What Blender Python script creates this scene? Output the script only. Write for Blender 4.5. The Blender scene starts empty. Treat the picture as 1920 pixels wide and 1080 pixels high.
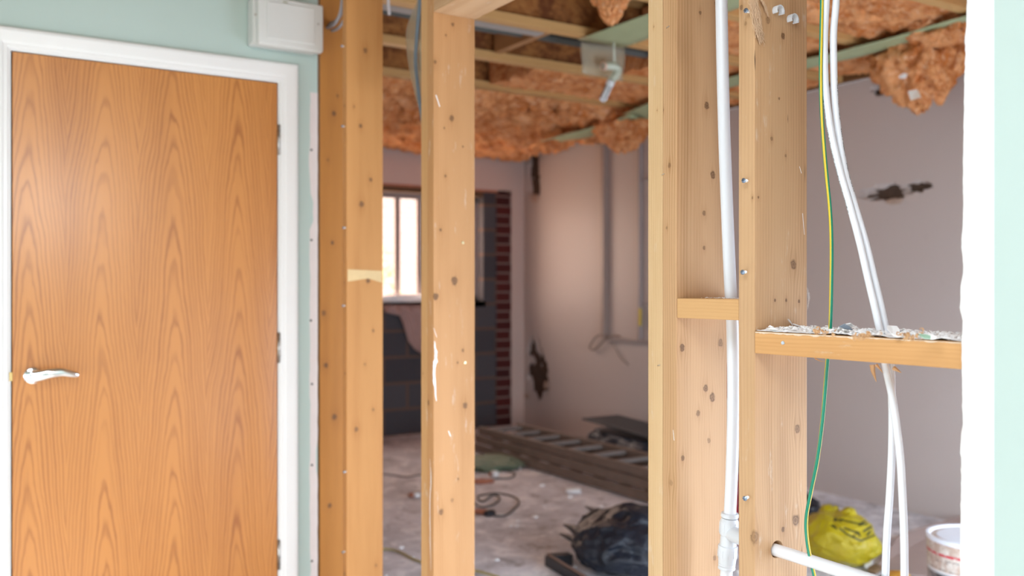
import bpy, bmesh, math, random
from mathutils import Vector, Matrix, noise
from mathutils.bvhtree import BVHTree

SC = bpy.context.scene
COL = SC.collection
R = random.Random(7)

# ------------------------------------------------------------------ camera
# world axes: X runs through the stud wall into the stripped room, Y runs along the stud wall
F = 1740.0                       # focal length in pixels of the 1920 wide frame
S_, C_ = 0.5347, 0.8450          # sine and cosine of the camera's turn
EYE = 1.27
cam_d = bpy.data.cameras.new('camera')
cam = bpy.data.objects.new('camera', cam_d); COL.objects.link(cam)
cam.location = (0, 0, EYE)
cam.rotation_euler = (math.pi/2, 0, -math.atan2(S_, C_))
cam_d.sensor_width = 36; cam_d.lens = 36*F/1920
cam_d.clip_start = 0.02; cam_d.clip_end = 200
cam_d.dof.use_dof = True
cam_d.dof.focus_distance = 1.66
cam_d.dof.aperture_fstop = 3.0
SC.camera = cam
SC.view_settings.view_transform = 'Standard'
SC.view_settings.look = 'None'
SC.view_settings.gamma = 1
SC.view_settings.exposure = 0.0
SC.cycles.use_denoising = True
SC.cycles.max_bounces = 8
SC.cycles.diffuse_bounces = 5
SC.cycles.sample_clamp_indirect = 8

# ------------------------------------------------------------------ daylight
W = bpy.data.worlds.new('sky'); SC.world = W; W.use_nodes = True
_n = W.node_tree.nodes; _l = W.node_tree.links
_bg = _n['Background']
_tc = _n.new('ShaderNodeTexCoord'); _sx = _n.new('ShaderNodeSeparateXYZ')
_cr = _n.new('ShaderNodeValToRGB')
_l.new(_tc.outputs['Generated'], _sx.inputs[0]); _l.new(_sx.outputs['Z'], _cr.inputs[0])
_cr.color_ramp.elements[0].position = 0.0; _cr.color_ramp.elements[0].color = (.16, .145, .12, 1)   # ground
_cr.color_ramp.elements[1].position = 0.6; _cr.color_ramp.elements[1].color = (.76, .88, 1.0, 1)
_e = _cr.color_ramp.elements.new(.03); _e.color = (.95, .97, 1.0, 1)
_l.new(_cr.outputs[0], _bg.inputs[0]); _bg.inputs[1].default_value = 2.8

_sd = bpy.data.lights.new('sun', 'SUN'); _sd.energy = 6.5; _sd.angle = .01; _sd.color = (1.0, .95, .88)
_so = bpy.data.objects.new('sun', _sd); COL.objects.link(_so)
_so.rotation_euler = Vector((.12, .60, -.79)).to_track_quat('-Z', 'Y').to_euler()
def window_light(name, loc, rot, sx, sy, power, col):
    """daylight coming in through a window opening"""
    d = bpy.data.lights.new(name, 'AREA'); d.shape = 'RECTANGLE'; d.size = sx; d.size_y = sy
    d.energy = power; d.color = col
    o = bpy.data.objects.new(name, d); COL.objects.link(o); o.location = loc; o.rotation_euler = rot
    return o
# patio window in the left wall of the front room (light enters towards +X)
window_light('patio_window_light', (-2.28, 0.55, .62), (0, -math.radians(62), 0), 1.05, 4.1, 62, (.86, .93, 1.0))
# small high window in the wall behind the camera (light enters towards +Y)
window_light('rear_window_light', (0.85, -3.05, 2.02), (math.pi/2, 0, 0), .62, .50, 42, (1.0, .97, .93))
# unseen low opening added in the same wall to lift faces turned towards it
window_light('rear_fill_light', (-1.1, -3.05, .60), (math.radians(62), 0, 0), 1.9, 1.0, 36, (.88, .94, 1.0))
# rooflight added unseen above the front room to light nogging tops and floor (straight down)
window_light('roof_fill_light', (-.35, .1, 2.50), (0, 0, 0), 1.3, 1.9, 44, (.90, .95, 1.0))
# unseen opening added on the right to brighten the stripped room (light enters towards +Y)
window_light('side_fill_light', (3.05, .64, .72), (math.radians(64), 0, 0), 2.7, 1.2, 100, (.70, .84, 1.0))
# sky seen by the stripped room's window (light enters towards -Y)
window_light('garden_window_light', (3.62, 7.60, 1.66), (-math.pi/2, 0, 0), 1.2, .92, 44, (1.0, .70, .52))

# ------------------------------------------------------------------ pixel -> place helpers
def ray(px, py):
    u = (px-960)/F
    return Vector((S_ + C_*u, C_ - S_*u, (540-py)/F))
EYEV = Vector((0, 0, EYE))
def onX(px, py, X): r = ray(px, py); return EYEV + r*(X/r.x)
def onY(px, py, Y): r = ray(px, py); return EYEV + r*(Y/r.y)
def onZ(px, py, Z): r = ray(px, py); return EYEV + r*((Z-EYE)/r.z)

# ------------------------------------------------------------------ node helpers
class NT:
    def __init__(s, name):
        s.m = bpy.data.materials.new(name); s.m.use_nodes = True
        s.t = s.m.node_tree; s.b = s.t.nodes['Principled BSDF']
    def new(s, t, **k):
        n = s.t.nodes.new(t)
        for a, b in k.items(): setattr(n, a, b)
        return n
    def put(s, sock, v):
        if hasattr(v, 'is_output') or hasattr(v, 'links'): s.t.links.new(v, sock)
        elif isinstance(v, (tuple, list)) and len(v) == 3 and sock.type == 'RGBA': sock.default_value = (*v, 1)
        else: sock.default_value = v
    def math(s, op, a, b=None, c=None, clamp=False):
        n = s.new('ShaderNodeMath', operation=op, use_clamp=clamp); s.put(n.inputs[0], a)
        if b is not None: s.put(n.inputs[1], b)
        if c is not None: s.put(n.inputs[2], c)
        return n.outputs[0]
    def mix(s, f, a, b, mode='MIX'):
        n = s.new('ShaderNodeMix', data_type='RGBA', blend_type=mode, clamp_factor=True)
        s.put(n.inputs[0], f); s.put(n.inputs[6], a); s.put(n.inputs[7], b); return n.outputs[2]
    def coords(s, which='Object'):
        return s.new('ShaderNodeTexCoord').outputs[which]
    def sep(s, v):
        n = s.new('ShaderNodeSeparateXYZ'); s.put(n.inputs[0], v); return n.outputs
    def comb(s, x, y, z=0.0):
        n = s.new('ShaderNodeCombineXYZ')
        for i, v in enumerate((x, y, z)): s.put(n.inputs[i], v)
        return n.outputs[0]
    def scale(s, v, sc, off=(0, 0, 0)):
        n = s.new('ShaderNodeMapping'); s.put(n.inputs[0], v); n.inputs[3].default_value = sc; n.inputs[1].default_value = off
        return n.outputs[0]
    def noise(s, v, sc, det=3, rough=.5, dist=0.0):
        n = s.new('ShaderNodeTexNoise'); s.put(n.inputs['Vector'], v)
        n.inputs['Scale'].default_value = sc; n.inputs['Detail'].default_value = det
        n.inputs['Roughness'].default_value = rough; n.inputs['Distortion'].default_value = dist
        return n.outputs[0]
    def step(s, v, lo, hi, a=0.0, b=1.0):
        n = s.new('ShaderNodeMapRange'); n.interpolation_type = 'SMOOTHSTEP'
        s.put(n.inputs[0], v); s.put(n.inputs[1], lo); s.put(n.inputs[2], hi); s.put(n.inputs[3], a); s.put(n.inputs[4], b)
        return n.outputs[0]
    def bump(s, h, st=.3, dist=.002):
        n = s.new('ShaderNodeBump'); s.put(n.inputs['Height'], h); n.inputs['Strength'].default_value = st
        n.inputs['Distance'].default_value = dist; s.t.links.new(n.outputs[0], s.b.inputs['Normal'])
    def out(s, col, rough=.6, metal=0.0, spec=.5):
        s.put(s.b.inputs['Base Color'], col); s.put(s.b.inputs['Roughness'], rough)
        s.put(s.b.inputs['Metallic'], metal); s.put(s.b.inputs['Specular IOR Level'], spec)
        return s.m

MATS = {}
def cached(f):
    def g(*a, **k):
        key = (f.__name__, repr(a), repr(k))
        if key not in MATS: MATS[key] = f(*a, **k)
        return MATS[key]
    return g

@cached
def plain(name, col, rough=.6, metal=0.0, var=.06, nsc=30, bump=0.0, spec=.5):
    t = NT(name); c = t.coords()
    n = t.noise(c, nsc, 4)
    f = t.math('MULTIPLY_ADD', n, 2*var, 1-var)
    col2 = t.mix(1.0, col, t.comb(f, f, f), 'MULTIPLY')
    if bump: t.bump(t.noise(c, nsc*3, 4), bump)
    return t.out(col2, rough, metal, spec)

# knot group: bends the grain round a knot and paints its core
KG = bpy.data.node_groups.new('knot', 'ShaderNodeTree')
for nm, ty, io in (('U', 'NodeSocketFloat', 'INPUT'), ('L', 'NodeSocketFloat', 'INPUT'), ('KU', 'NodeSocketFloat', 'INPUT'),
                   ('KL', 'NodeSocketFloat', 'INPUT'), ('KR', 'NodeSocketFloat', 'INPUT'),
                   ('Bend', 'NodeSocketFloat', 'OUTPUT'), ('Core', 'NodeSocketFloat', 'OUTPUT'), ('Halo', 'NodeSocketFloat', 'OUTPUT')):
    KG.interface.new_socket(nm, in_out=io, socket_type=ty)
def _kg():
    gi = KG.nodes.new('NodeGroupInput'); go = KG.nodes.new('NodeGroupOutput')
    def m(op, a, b=None):
        n = KG.nodes.new('ShaderNodeMath'); n.operation = op
        for i, v in enumerate((a, b)):
            if v is None: continue
            if isinstance(v, (int, float)): n.inputs[i].default_value = v
            else: KG.links.new(v, n.inputs[i])
        return n.outputs[0]
    U, L, KU, KL, KR = (gi.outputs[i] for i in range(5))
    du = m('DIVIDE', m('SUBTRACT', U, KU), KR)
    dl = m('DIVIDE', m('SUBTRACT', L, KL), m('MULTIPLY', KR, 1.25))
    dl3 = m('MULTIPLY', dl, .38)
    d2 = m('ADD', m('MULTIPLY', du, du), m('MULTIPLY', dl, dl))
    w2 = m('ADD', m('MULTIPLY', m('MULTIPLY', du, du), .33), m('MULTIPLY', dl3, dl3))
    g = m('EXPONENT', m('MULTIPLY', w2, -1.0))
    bend = m('MULTIPLY', m('MULTIPLY', m('MULTIPLY', du, KR), g), -.75)
    KG.links.new(bend, go.inputs[0])
    nz = KG.nodes.new('ShaderNodeTexNoise'); nz.inputs['Scale'].default_value = 1.0; nz.inputs['Detail'].default_value = 2
    cb = KG.nodes.new('ShaderNodeCombineXYZ'); KG.links.new(m('MULTIPLY', du, 1.2), cb.inputs[0]); KG.links.new(m('MULTIPLY', dl, 1.2), cb.inputs[1]); KG.links.new(m('MULTIPLY', KU, 91.0), cb.inputs[2])
    KG.links.new(cb.outputs[0], nz.inputs['Vector'])
    rad = m('ADD', m('SQRT', d2), m('MULTIPLY', m('SUBTRACT', nz.outputs[0], .5), .9))
    edge_ = m('MINIMUM', m('MAXIMUM', m('MULTIPLY', m('SUBTRACT', 1.0, rad), 2.6), 0.0), 1.0)
    rings = m('ADD', .84, m('MULTIPLY', m('SINE', m('MULTIPLY', rad, 13.0)), .16))
    core = m('MULTIPLY', edge_, rings)
    KG.links.new(core, go.inputs[1]); KG.links.new(g, go.inputs[2])
_kg()

def pine(name, along='Z', knots=(), light=(.58, .37, .21), dark=(.36, .185, .075), seed=0.0, freq=900.0, dirt=0.0, strength=.55, rough=.62):
    """sawn softwood; knots = (u, l, radius, darkness) in the object's own metres"""
    t = NT(name); x, y, z = t.sep(t.coords())
    if along == 'Z': U, L = t.math('SUBTRACT', x, y), z
    elif along == 'Y': U, L = t.math('ADD', x, z), y
    else: U, L = t.math('ADD', y, z), x
    U0 = U; core = 0.0; halo = 0.0
    for ku, kl, kr, kd in knots:
        g = t.new('ShaderNodeGroup'); g.node_tree = KG
        t.put(g.inputs[0], U0); t.put(g.inputs[1], L)
        for i, v in ((2, ku), (3, kl), (4, kr)): g.inputs[i].default_value = v
        U = t.math('ADD', U, g.outputs[0])
        c = t.math('MULTIPLY', g.outputs[1], kd); core = t.math('MAXIMUM', core, c)
        halo = t.math('MAXIMUM', halo, g.outputs[2])
    warp = t.noise(t.comb(t.math('MULTIPLY', U0, 5.0), t.math('MULTIPLY', L, 1.1), seed), 1.0, 2)
    U = t.math('MULTIPLY_ADD', warp, .035, U)
    dens = t.noise(t.comb(t.math('MULTIPLY', U, 26.0), t.math('MULTIPLY', L, .25), seed+3), 1.0, 1)
    ring = t.math('SINE', t.math('MULTIPLY_ADD', dens, 14.0, t.math('MULTIPLY', U, freq)))
    ring = t.math('POWER', t.math('MULTIPLY_ADD', ring, .5, .5), 2.2)
    fib = t.noise(t.comb(t.math('MULTIPLY', U, 900.0), t.math('MULTIPLY', L, 14.0), seed), 1.0, 3)
    broad = t.noise(t.comb(t.math('MULTIPLY', U, 22.0), t.math('MULTIPLY', L, 1.6), seed+9), 1.0, 3)
    f = t.math('MULTIPLY', ring, t.step(dens, .3, .7, .25, 1.0))
    f = t.math('MULTIPLY', f, strength)
    f = t.math('ADD', f, t.math('MULTIPLY_ADD', fib, .5, -.25))
    f = t.math('ADD', f, t.math('MULTIPLY_ADD', broad, 1.3, -.62))
    f = t.math('MULTIPLY_ADD', halo, .30, f)
    col = t.mix(f, light, dark)
    kn = t.noise(t.comb(t.math('MULTIPLY', U0, 300.0), t.math('MULTIPLY', L, 300.0), seed), 1.0, 2)
    kcol = t.mix(kn, (.20, .10, .045), (.09, .042, .02))
    col = t.mix(core, col, kcol)
    if dirt:
        d = t.noise(t.comb(t.math('MULTIPLY', U0, 40.0), t.math('MULTIPLY', L, 9.0), seed+20), 1.0, 5, .65)
        col = t.mix(t.math('MULTIPLY', t.step(d, .60, .72), dirt), col, (.72, .68, .62))
    t.bump(t.math('ADD', fib, t.math('MULTIPLY', ring, .6)), .25, .0006)
    return t.out(col, rough, 0, .3)

# ------------------------------------------------------------------ mesh helpers
def tag(o, label=None, cat=None, group=None, kind=None):
    if label: o['label'] = label
    if cat: o['category'] = cat
    if group: o['group'] = group
    if kind: o['kind'] = kind
    return o
def empty(name, loc, label=None, cat=None, group=None, kind=None, rz=0.0):
    o = bpy.data.objects.new(name, None); COL.objects.link(o); o.location = loc; o.rotation_euler.z = rz
    o.empty_display_size = .1
    return tag(o, label, cat, group, kind)
def build(name, bm, mat, parent=None, origin=None, smooth=False, sharp=math.radians(35), **tags):
    """bm is in world coordinates; it becomes one mesh object with its origin at 'origin' (or its parent's place)"""
    if origin is None:
        origin = parent_world(parent) if parent else Vector((0, 0, 0))
    origin = Vector(origin)
    bmesh.ops.translate(bm, verts=bm.verts, vec=-origin)
    bmesh.ops.recalc_face_normals(bm, faces=bm.faces)
    me = bpy.data.meshes.new(name); bm.to_mesh(me); bm.free()
    mats = mat if isinstance(mat, (list, tuple)) else [mat]
    for m in mats: me.materials.append(m)
    if smooth:
        for p in me.polygons: p.use_smooth = True
        if sharp: me.set_sharp_from_angle(angle=sharp)
    o = bpy.data.objects.new(name, me); COL.objects.link(o)
    if parent:
        o.parent = parent; o.location = origin - parent_world(parent)
    else: o.location = origin
    return tag(o, **tags)
def parent_world(p):
    v = Vector(p.location); q = p.parent
    while q: v = v + Vector(q.location); q = q.parent
    return v
def box(x0, x1, y0, y1, z0, z1, bev=0.0, bm=None, seg=1, mat=0):
    own = bmesh.new()
    r = bmesh.ops.create_cube(own, size=1)
    bmesh.ops.scale(own, verts=own.verts, vec=(x1-x0, y1-y0, z1-z0))
    bmesh.ops.translate(own, verts=own.verts, vec=((x0+x1)/2, (y0+y1)/2, (z0+z1)/2))
    if bev: bmesh.ops.bevel(own, geom=own.edges[:], offset=bev, segments=seg, affect='EDGES', profile=.6)
    for f in own.faces: f.material_index = mat
    if bm is None: return own
    return merge(bm, own)
def merge(bm, other):
    me = bpy.data.meshes.new('t'); other.to_mesh(me); other.free(); bm.from_mesh(me); bpy.data.meshes.remove(me); return bm
def spline(pts, n=8):
    pts = [Vector(p) for p in pts]
    if len(pts) < 3: return pts
    out = []
    P = [pts[0]*2-pts[1]] + pts + [pts[-1]*2-pts[-2]]
    for i in range(1, len(P)-2):
        a, b, c, d = P[i-1:i+3]
        for k in range(n):
            t = k/n
            out.append(.5*((2*b)+(c-a)*t+(2*a-5*b+4*c-d)*t*t+(3*b-a-3*c+d)*t**3))
    out.append(pts[-1]); return out
def sweep(pts, r, seg=12, bm=None, cap=True, mat=0, rfun=None, twist=0.0, stripes=None):
    if bm is None: bm = bmesh.new()
    pts = [Vector(p) for p in pts]
    t0 = (pts[1]-pts[0]).normalized()
    up = Vector((0, 0, 1)) if abs(t0.z) < .9 else Vector((1, 0, 0))
    nrm = (up - t0*up.dot(t0)).normalized()
    rings = []; L = 0
    for i, p in enumerate(pts):
        t = (pts[min(i+1, len(pts)-1)]-pts[max(i-1, 0)]).normalized()
        nrm = (nrm - t*nrm.dot(t)).normalized(); bn = t.cross(nrm)
        if i: L += (p-pts[i-1]).length
        rr = rfun(i/(len(pts)-1)) if rfun else r
        ring = []
        for k in range(seg):
            a = 2*math.pi*k/seg + twist*L
            ring.append(bm.verts.new(p + nrm*math.cos(a)*rr + bn*math.sin(a)*rr))
        rings.append(ring)
    for i in range(len(rings)-1):
        for k in range(seg):
            f = bm.faces.new((rings[i][k], rings[i][(k+1) % seg], rings[i+1][(k+1) % seg], rings[i+1][k]))
            f.material_index = stripes[k] if stripes else mat
            f.smooth = True
    if cap:
        for q in (rings[0], rings[-1]):
            f = bm.faces.new(q); f.material_index = mat
    return bm
def lathe(prof, c, axis=(0, 0, 1), seg=32, bm=None, mats=None):
    """prof = [(radius, distance along axis)]"""
    if bm is None: bm = bmesh.new()
    ax = Vector(axis).normalized(); c = Vector(c)
    a0 = Vector((1, 0, 0)) if abs(ax.x) < .9 else Vector((0, 0, 1))
    a0 = (a0 - ax*a0.dot(ax)).normalized(); b0 = ax.cross(a0)
    rings = []
    for r, h in prof:
        if r < 1e-6: rings.append([bm.verts.new(c+ax*h)])
        else: rings.append([bm.verts.new(c+ax*h+a0*math.cos(2*math.pi*k/seg)*r+b0*math.sin(2*math.pi*k/seg)*r) for k in range(seg)])
    for i in range(len(rings)-1):
        A, B = rings[i], rings[i+1]
        for k in range(seg):
            k2 = (k+1) % seg
            if len(A) == 1 and len(B) == 1: continue
            if len(A) == 1: f = bm.faces.new((A[0], B[k], B[k2]))
            elif len(B) == 1: f = bm.faces.new((A[k], A[k2], B[0]))
            else: f = bm.faces.new((A[k], A[k2], B[k2], B[k]))
            if mats: f.material_index = mats[i]
    return bm
def cut(o, cutter_bm):
    """true boolean: subtract cutter (world coords) from mesh object o"""
    me = bpy.data.meshes.new('cutter'); bmesh.ops.translate(cutter_bm, verts=cutter_bm.verts, vec=-parent_world(o))
    bmesh.ops.recalc_face_normals(cutter_bm, faces=cutter_bm.faces); cutter_bm.to_mesh(me); cutter_bm.free()
    c = bpy.data.objects.new('cutter', me); COL.objects.link(c); c.location = o.location
    if o.parent: c.location = parent_world(o)
    md = o.modifiers.new('b', 'BOOLEAN'); md.operation = 'DIFFERENCE'; md.object = c; md.solver = 'EXACT'
    bpy.context.view_layer.update()
    dg = bpy.context.evaluated_depsgraph_get()
    new = bpy.data.meshes.new_from_object(o.evaluated_get(dg))
    o.modifiers.clear(); o.data = new
    bpy.data.objects.remove(c)
def lump(c, dims, seed=0, amp=.25, freq=2.0, sub=5, flat=None, ridge=0.0, stretch=(1, 1, 1), shape=None, oct=4):
    """irregular crumpled solid"""
    bm = bmesh.new(); bmesh.ops.create_icosphere(bm, subdivisions=sub, radius=1)
    off = Vector((seed*3.1, seed*1.7, -seed*2.3))
    for v in bm.verts:
        d = v.co.normalized(); q = Vector((d.x*stretch[0], d.y*stretch[1], d.z*stretch[2]))*freq + off
        n = 0; a = 1; s = 0
        for k in range(oct):
            w = noise.noise(q*(2**k)); 
            if ridge: w = (1-ridge)*w + ridge*(1-2*abs(w)*1.6)*.5
            n += a*w; s += a; a *= .55
        rr = 1 + amp*n/s*2
        p = d*rr
        if shape: p = shape(p)
        v.co = Vector((p.x*dims[0]/2, p.y*dims[1]/2, p.z*dims[2]/2)) + Vector(c)
        if flat is not None and v.co.z < flat: v.co.z = flat + (v.co.z-flat)*.02
    return bm

# ------------------------------------------------------------------ materials of the place
def m_mint():
    t = NT('mint_paint'); c = t.coords()
    n = t.noise(c, 1.7, 3); n2 = t.noise(c, 260, 3)
    col = t.mix(n, (.45, .55, .51), (.49, .595, .555))
    t.bump(n2, .12, .0008)
    return t.out(col, .5, 0, .4)
def m_plaster(name, a, b, rough=.5, sc=2.2, spec=.5, bump=.1):
    t = NT(name); c = t.coords()
    n = t.noise(c, sc, 6, .6); st = t.noise(c, sc*7, 5, .7)
    col = t.mix(n, a, b)
    col = t.mix(t.math('MULTIPLY', t.step(st, .62, .75), .35), col, tuple(v*.82 for v in b))
    t.bump(t.noise(c, 90, 4), bump, .001)
    return t.out(col, rough, 0, spec)
def m_floor():
    t = NT('dusty_concrete'); c = t.coords()
    n = t.noise(c, 1.6, 8, .68); n2 = t.noise(c, 6.5, 8, .7, .6); n3 = t.noise(c, 30, 5, .7)
    col = t.mix(t.step(n, .35, .65), (.56, .56, .60), (.80, .81, .88))
    col = t.mix(t.math('MULTIPLY', t.step(n2, .50, .60), .85), col, (.93, .94, .98))
    col = t.mix(t.math('MULTIPLY', t.step(n2, .46, .34), .65), col, (.24, .215, .21))
    col = t.mix(t.math('MULTIPLY', t.step(n3, .60, .70), .45), col, (.74, .72, .71))
    t.bump(t.math('ADD', n2, n3), .35, .004)
    return t.out(col, .8, 0, .3)
def m_blocks():
    t = NT('concrete_blocks'); x, y, z = t.sep(t.coords())
    v = t.comb(t.math('ADD', x, y), z)
    b = t.new('ShaderNodeTexBrick'); t.put(b.inputs['Vector'], v)
    for k, q in (('Scale', 1.0), ('Mortar Size', .014), ('Mortar Smooth', .3), ('Brick Width', .45), ('Row Height', .225), ('Bias', 0.0)): b.inputs[k].default_value = q
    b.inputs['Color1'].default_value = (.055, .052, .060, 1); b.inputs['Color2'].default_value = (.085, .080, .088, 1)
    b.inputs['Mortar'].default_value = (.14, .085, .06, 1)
    n = t.noise(t.coords(), 40, 5, .7)
    col = t.mix(t.math('MULTIPLY', n, .4), b.outputs[0], (.09, .08, .085))
    t.bump(t.math('ADD', b.outputs[1], t.math('MULTIPLY', n, -.4)), .5, .006)
    return t.out(col, .95, 0, .2)
def m_brick(name='red_brick', bw=.225, rh=.075, c1=(.10, .020, .017), c2=(.055, .015, .015), mo=(.24, .18, .16)):
    t = NT(name); x, y, z = t.sep(t.coords())
    v = t.comb(t.math('ADD', x, y), z)
    b = t.new('ShaderNodeTexBrick'); t.put(b.inputs['Vector'], v)
    for k, q in (('Scale', 1.0), ('Mortar Size', .009), ('Mortar Smooth', .2), ('Brick Width', bw), ('Row Height', rh), ('Bias', 0.0)): b.inputs[k].default_value = q
    b.inputs['Color1'].default_value = (*c1, 1); b.inputs['Color2'].default_value = (*c2, 1); b.inputs['Mortar'].default_value = (*mo, 1)
    n = t.noise(t.coords(), 60, 4, .7)
    t.bump(t.math('ADD', b.outputs[1], t.math('MULTIPLY', n, -.3)), .5, .006)
    return t.out(t.mix(t.math('MULTIPLY', n, .35), b.outputs[0], tuple(v*.5 for v in c1)), .9, 0, .2)
def m_osb():
    t = NT('oriented_strand_board'); c = t.coords()
    vo = t.new('ShaderNodeTexVoronoi'); t.put(vo.inputs['Vector'], t.scale(c, (30, 50, 50))); vo.inputs['Scale'].default_value = 1.0
    n = t.noise(c, 7, 4, .7)
    col = t.mix(vo.outputs['Color'], (.22, .075, .018), (.40, .17, .05))
    col = t.mix(t.step(n, .4, .65), col, (.13, .04, .012))
    return t.out(col, .8, 0, .2)
def m_wool():
    t = NT('glass_wool'); c = t.coords()
    n = t.noise(c, 6, 8, .72, 1.2); n2 = t.noise(t.scale(c, (14, 50, 30)), 1.0, 6, .75, 1.5); n3 = t.noise(c, 120, 4, .8)
    col = t.mix(t.step(n, .38, .60), (.66, .20, .05), (1.0, .46, .19))
    col = t.mix(t.math('MULTIPLY', t.step(n2, .50, .68), .75), col, (1.0, .70, .46))
    col = t.mix(t.math('MULTIPLY', t.step(n2, .45, .33), .6), col, (.42, .11, .025))
    t.bump(t.math('ADD', t.math('MULTIPLY', n2, 1.5), t.math('ADD', n, t.math('MULTIPLY', n3, .3))), .9, .012)
    return t.out(col, 1.0, 0, .03)
def m_door():
    t = NT('oak_veneer'); x, y, z = t.sep(t.coords())
    leaf = .212
    warp = t.noise(t.comb(t.math('MULTIPLY', x, 3.0), t.math('MULTIPLY', z, 1.2), 4.0), 1.0, 3)
    xx = t.math('MULTIPLY_ADD', warp, .055, x)
    q = t.math('DIVIDE', t.math('ADD', xx, .030), leaf)
    idx = t.math('FLOOR', q)
    v = t.math('MULTIPLY', t.math('SUBTRACT', t.math('FRACT', q), .5), leaf)
    av = t.math('SQRT', t.math('MULTIPLY_ADD', v, v, .0007))
    w2 = t.noise(t.comb(t.math('MULTIPLY', x, 16.0), t.math('MULTIPLY', z, 3.4), idx), 1.0, 3, .6)
    slow = t.noise(t.comb(t.math('MULTIPLY', z, .9), idx, 1.0), 1.0, 1)
    K = t.math('MULTIPLY_ADD', slow, 10.0, 8.0)
    phi = t.math('ADD', z, t.math('MULTIPLY', av, K))
    phi = t.math('MULTIPLY_ADD', w2, .22, phi)
    big = t.noise(t.comb(phi, idx, 2.0), 5.0, 2)
    s = t.math('SINE', t.math('MULTIPLY_ADD', big, 9.0, t.math('MULTIPLY', phi, 48.0)))
    ring = t.math('POWER', t.math('MULTIPLY_ADD', s, .5, .5), 3.0)
    ring = t.math('MULTIPLY', ring, t.step(big, .3, .65, .35, 1.0))
    fib = t.noise(t.comb(t.math('MULTIPLY', x, 420.0), t.math('MULTIPLY', z, 7.0), idx), 1.0, 3, .6)
    brd = t.noise(t.comb(t.math('MULTIPLY', x, 9.0), t.math('MULTIPLY', z, .8), 7.0), 1.0, 3)
    f = t.math('ADD', t.math('MULTIPLY', ring, .75), t.math('MULTIPLY_ADD', fib, .6, -.30))
    f = t.math('ADD', f, t.math('MULTIPLY_ADD', brd, .9, -.40))
    col = t.mix(f, (.56, .222, .048), (.30, .088, .012))
    t.bump(fib, .08, .0004)
    t.put(t.b.inputs['Coat Weight'], .55); t.put(t.b.inputs['Coat Roughness'], .24)
    return t.out(col, .42, 0, .5)

M = dict(
    mint=m_mint(), floor=m_floor(), blocks=m_blocks(), brick=m_brick(), osb=m_osb(), wool=m_wool(), door=m_door(),
    gloss=plain('white_gloss_paint', (.80, .79, .78), .3, 0, .02, 8),
    skim=plain('white_plaster', (.82, .81, .80), .75, 0, .04, 25, .2),
    bareboard=plain('bare_board_paper', (.72, .64, .62), .8, 0, .05, 30),
    pinkwall=m_plaster('magnolia_wall', (.50, .43, .395), (.55, .475, .44), .48, 1.2, .28),
    upper=m_plaster('upper_wall', (.55, .42, .36), (.62, .49, .43), .5, 1.4),
    ceil=plain('ceiling_board', (.26, .17, .10), .8, 0, .02),
    plastic=plain('white_pipe_plastic', (.76, .78, .82), .28, 0, .01, 10),
    fitting=plain('white_fitting_plastic', (.66, .68, .71), .35, 0, .01, 10),
    unit=plain('off_white_plastic', (.66, .66, .64), .4, 0, .02, 5),
    chrome=plain('polished_chrome', (.85, .87, .90), .12, 1.0, .02, 10),
    steel=plain('dull_steel', (.50, .48, .45), .38, 1.0, .05, 60),
    screw=plain('zinc_blue_screw', (.30, .38, .52), .3, .9, .05, 60),
    dark=plain('dark_slot', (.03, .03, .035), .7, 0, .1, 60),
    hole=plain('raw_masonry', (.075, .045, .03), .95, 0, .5, 60, .8),
    flake=plain('plaster_flake', (.94, .94, .94), .8, 0, .06, 120, .4),
    shaving=plain('wood_shaving', (.58, .33, .16), .7, 0, .2, 120),
    tape=plain('green_plastic_strip', (.36, .40, .22), .55, 0, .12, 12, .2),
    greycable=plain('grey_cable', (.34, .33, .35), .5, 0, .05, 20),
    greenwire=plain('green_wire', (.0, .22, .13), .35, 0, .02, 20),
    yellowwire=plain('yellow_wire', (.70, .50, .03), .35, 0, .02, 20),
    black=plain('black_plastic', (.012, .013, .018), .35, 0, .2, 20),
    ladder=plain('weathered_ladder', (.20, .145, .115), .65, 0, .25, 14, .2),
    rung=plain('worn_rung', (.22, .19, .175), .5, 0, .2, 18),
    mortar=plain('rough_mortar', (.45, .33, .26), .95, 0, .3, 40, .8),
)
def m_bag(name, a, b, rough):
    t = NT(name); c = t.coords(); n = t.noise(c, 6, 5, .6, 1.0)
    t.bump(t.noise(c, 16, 5, .6, 1.5), .8, .015)
    return t.out(t.mix(n, a, b), rough, 0, .5)
M['binbag'] = m_bag('black_bin_liner', (.005, .007, .013), (.014, .018, .030), .42)
M['yellowbag'] = m_bag('yellow_sack', (.50, .33, .006), (.37, .35, .008), .32)
M['tarp'] = m_bag('dark_blue_sheet', (.015, .02, .035), (.04, .05, .075), .35)
M['greensheet'] = m_bag('green_sheet', (.16, .22, .15), (.24, .30, .21), .6)
def m_film(name, col, alpha):
    t = NT(name); t.put(t.b.inputs['Alpha'], alpha); return t.out(col, .35)
M['film'] = m_film('translucent_film', (.52, .46, .34), .42)
def m_glass():
    t = NT('window_glass'); t.put(t.b.inputs['Alpha'], .12); return t.out((.9, .93, .95), .03, 0, .5)
M['glass'] = m_glass()

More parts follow.
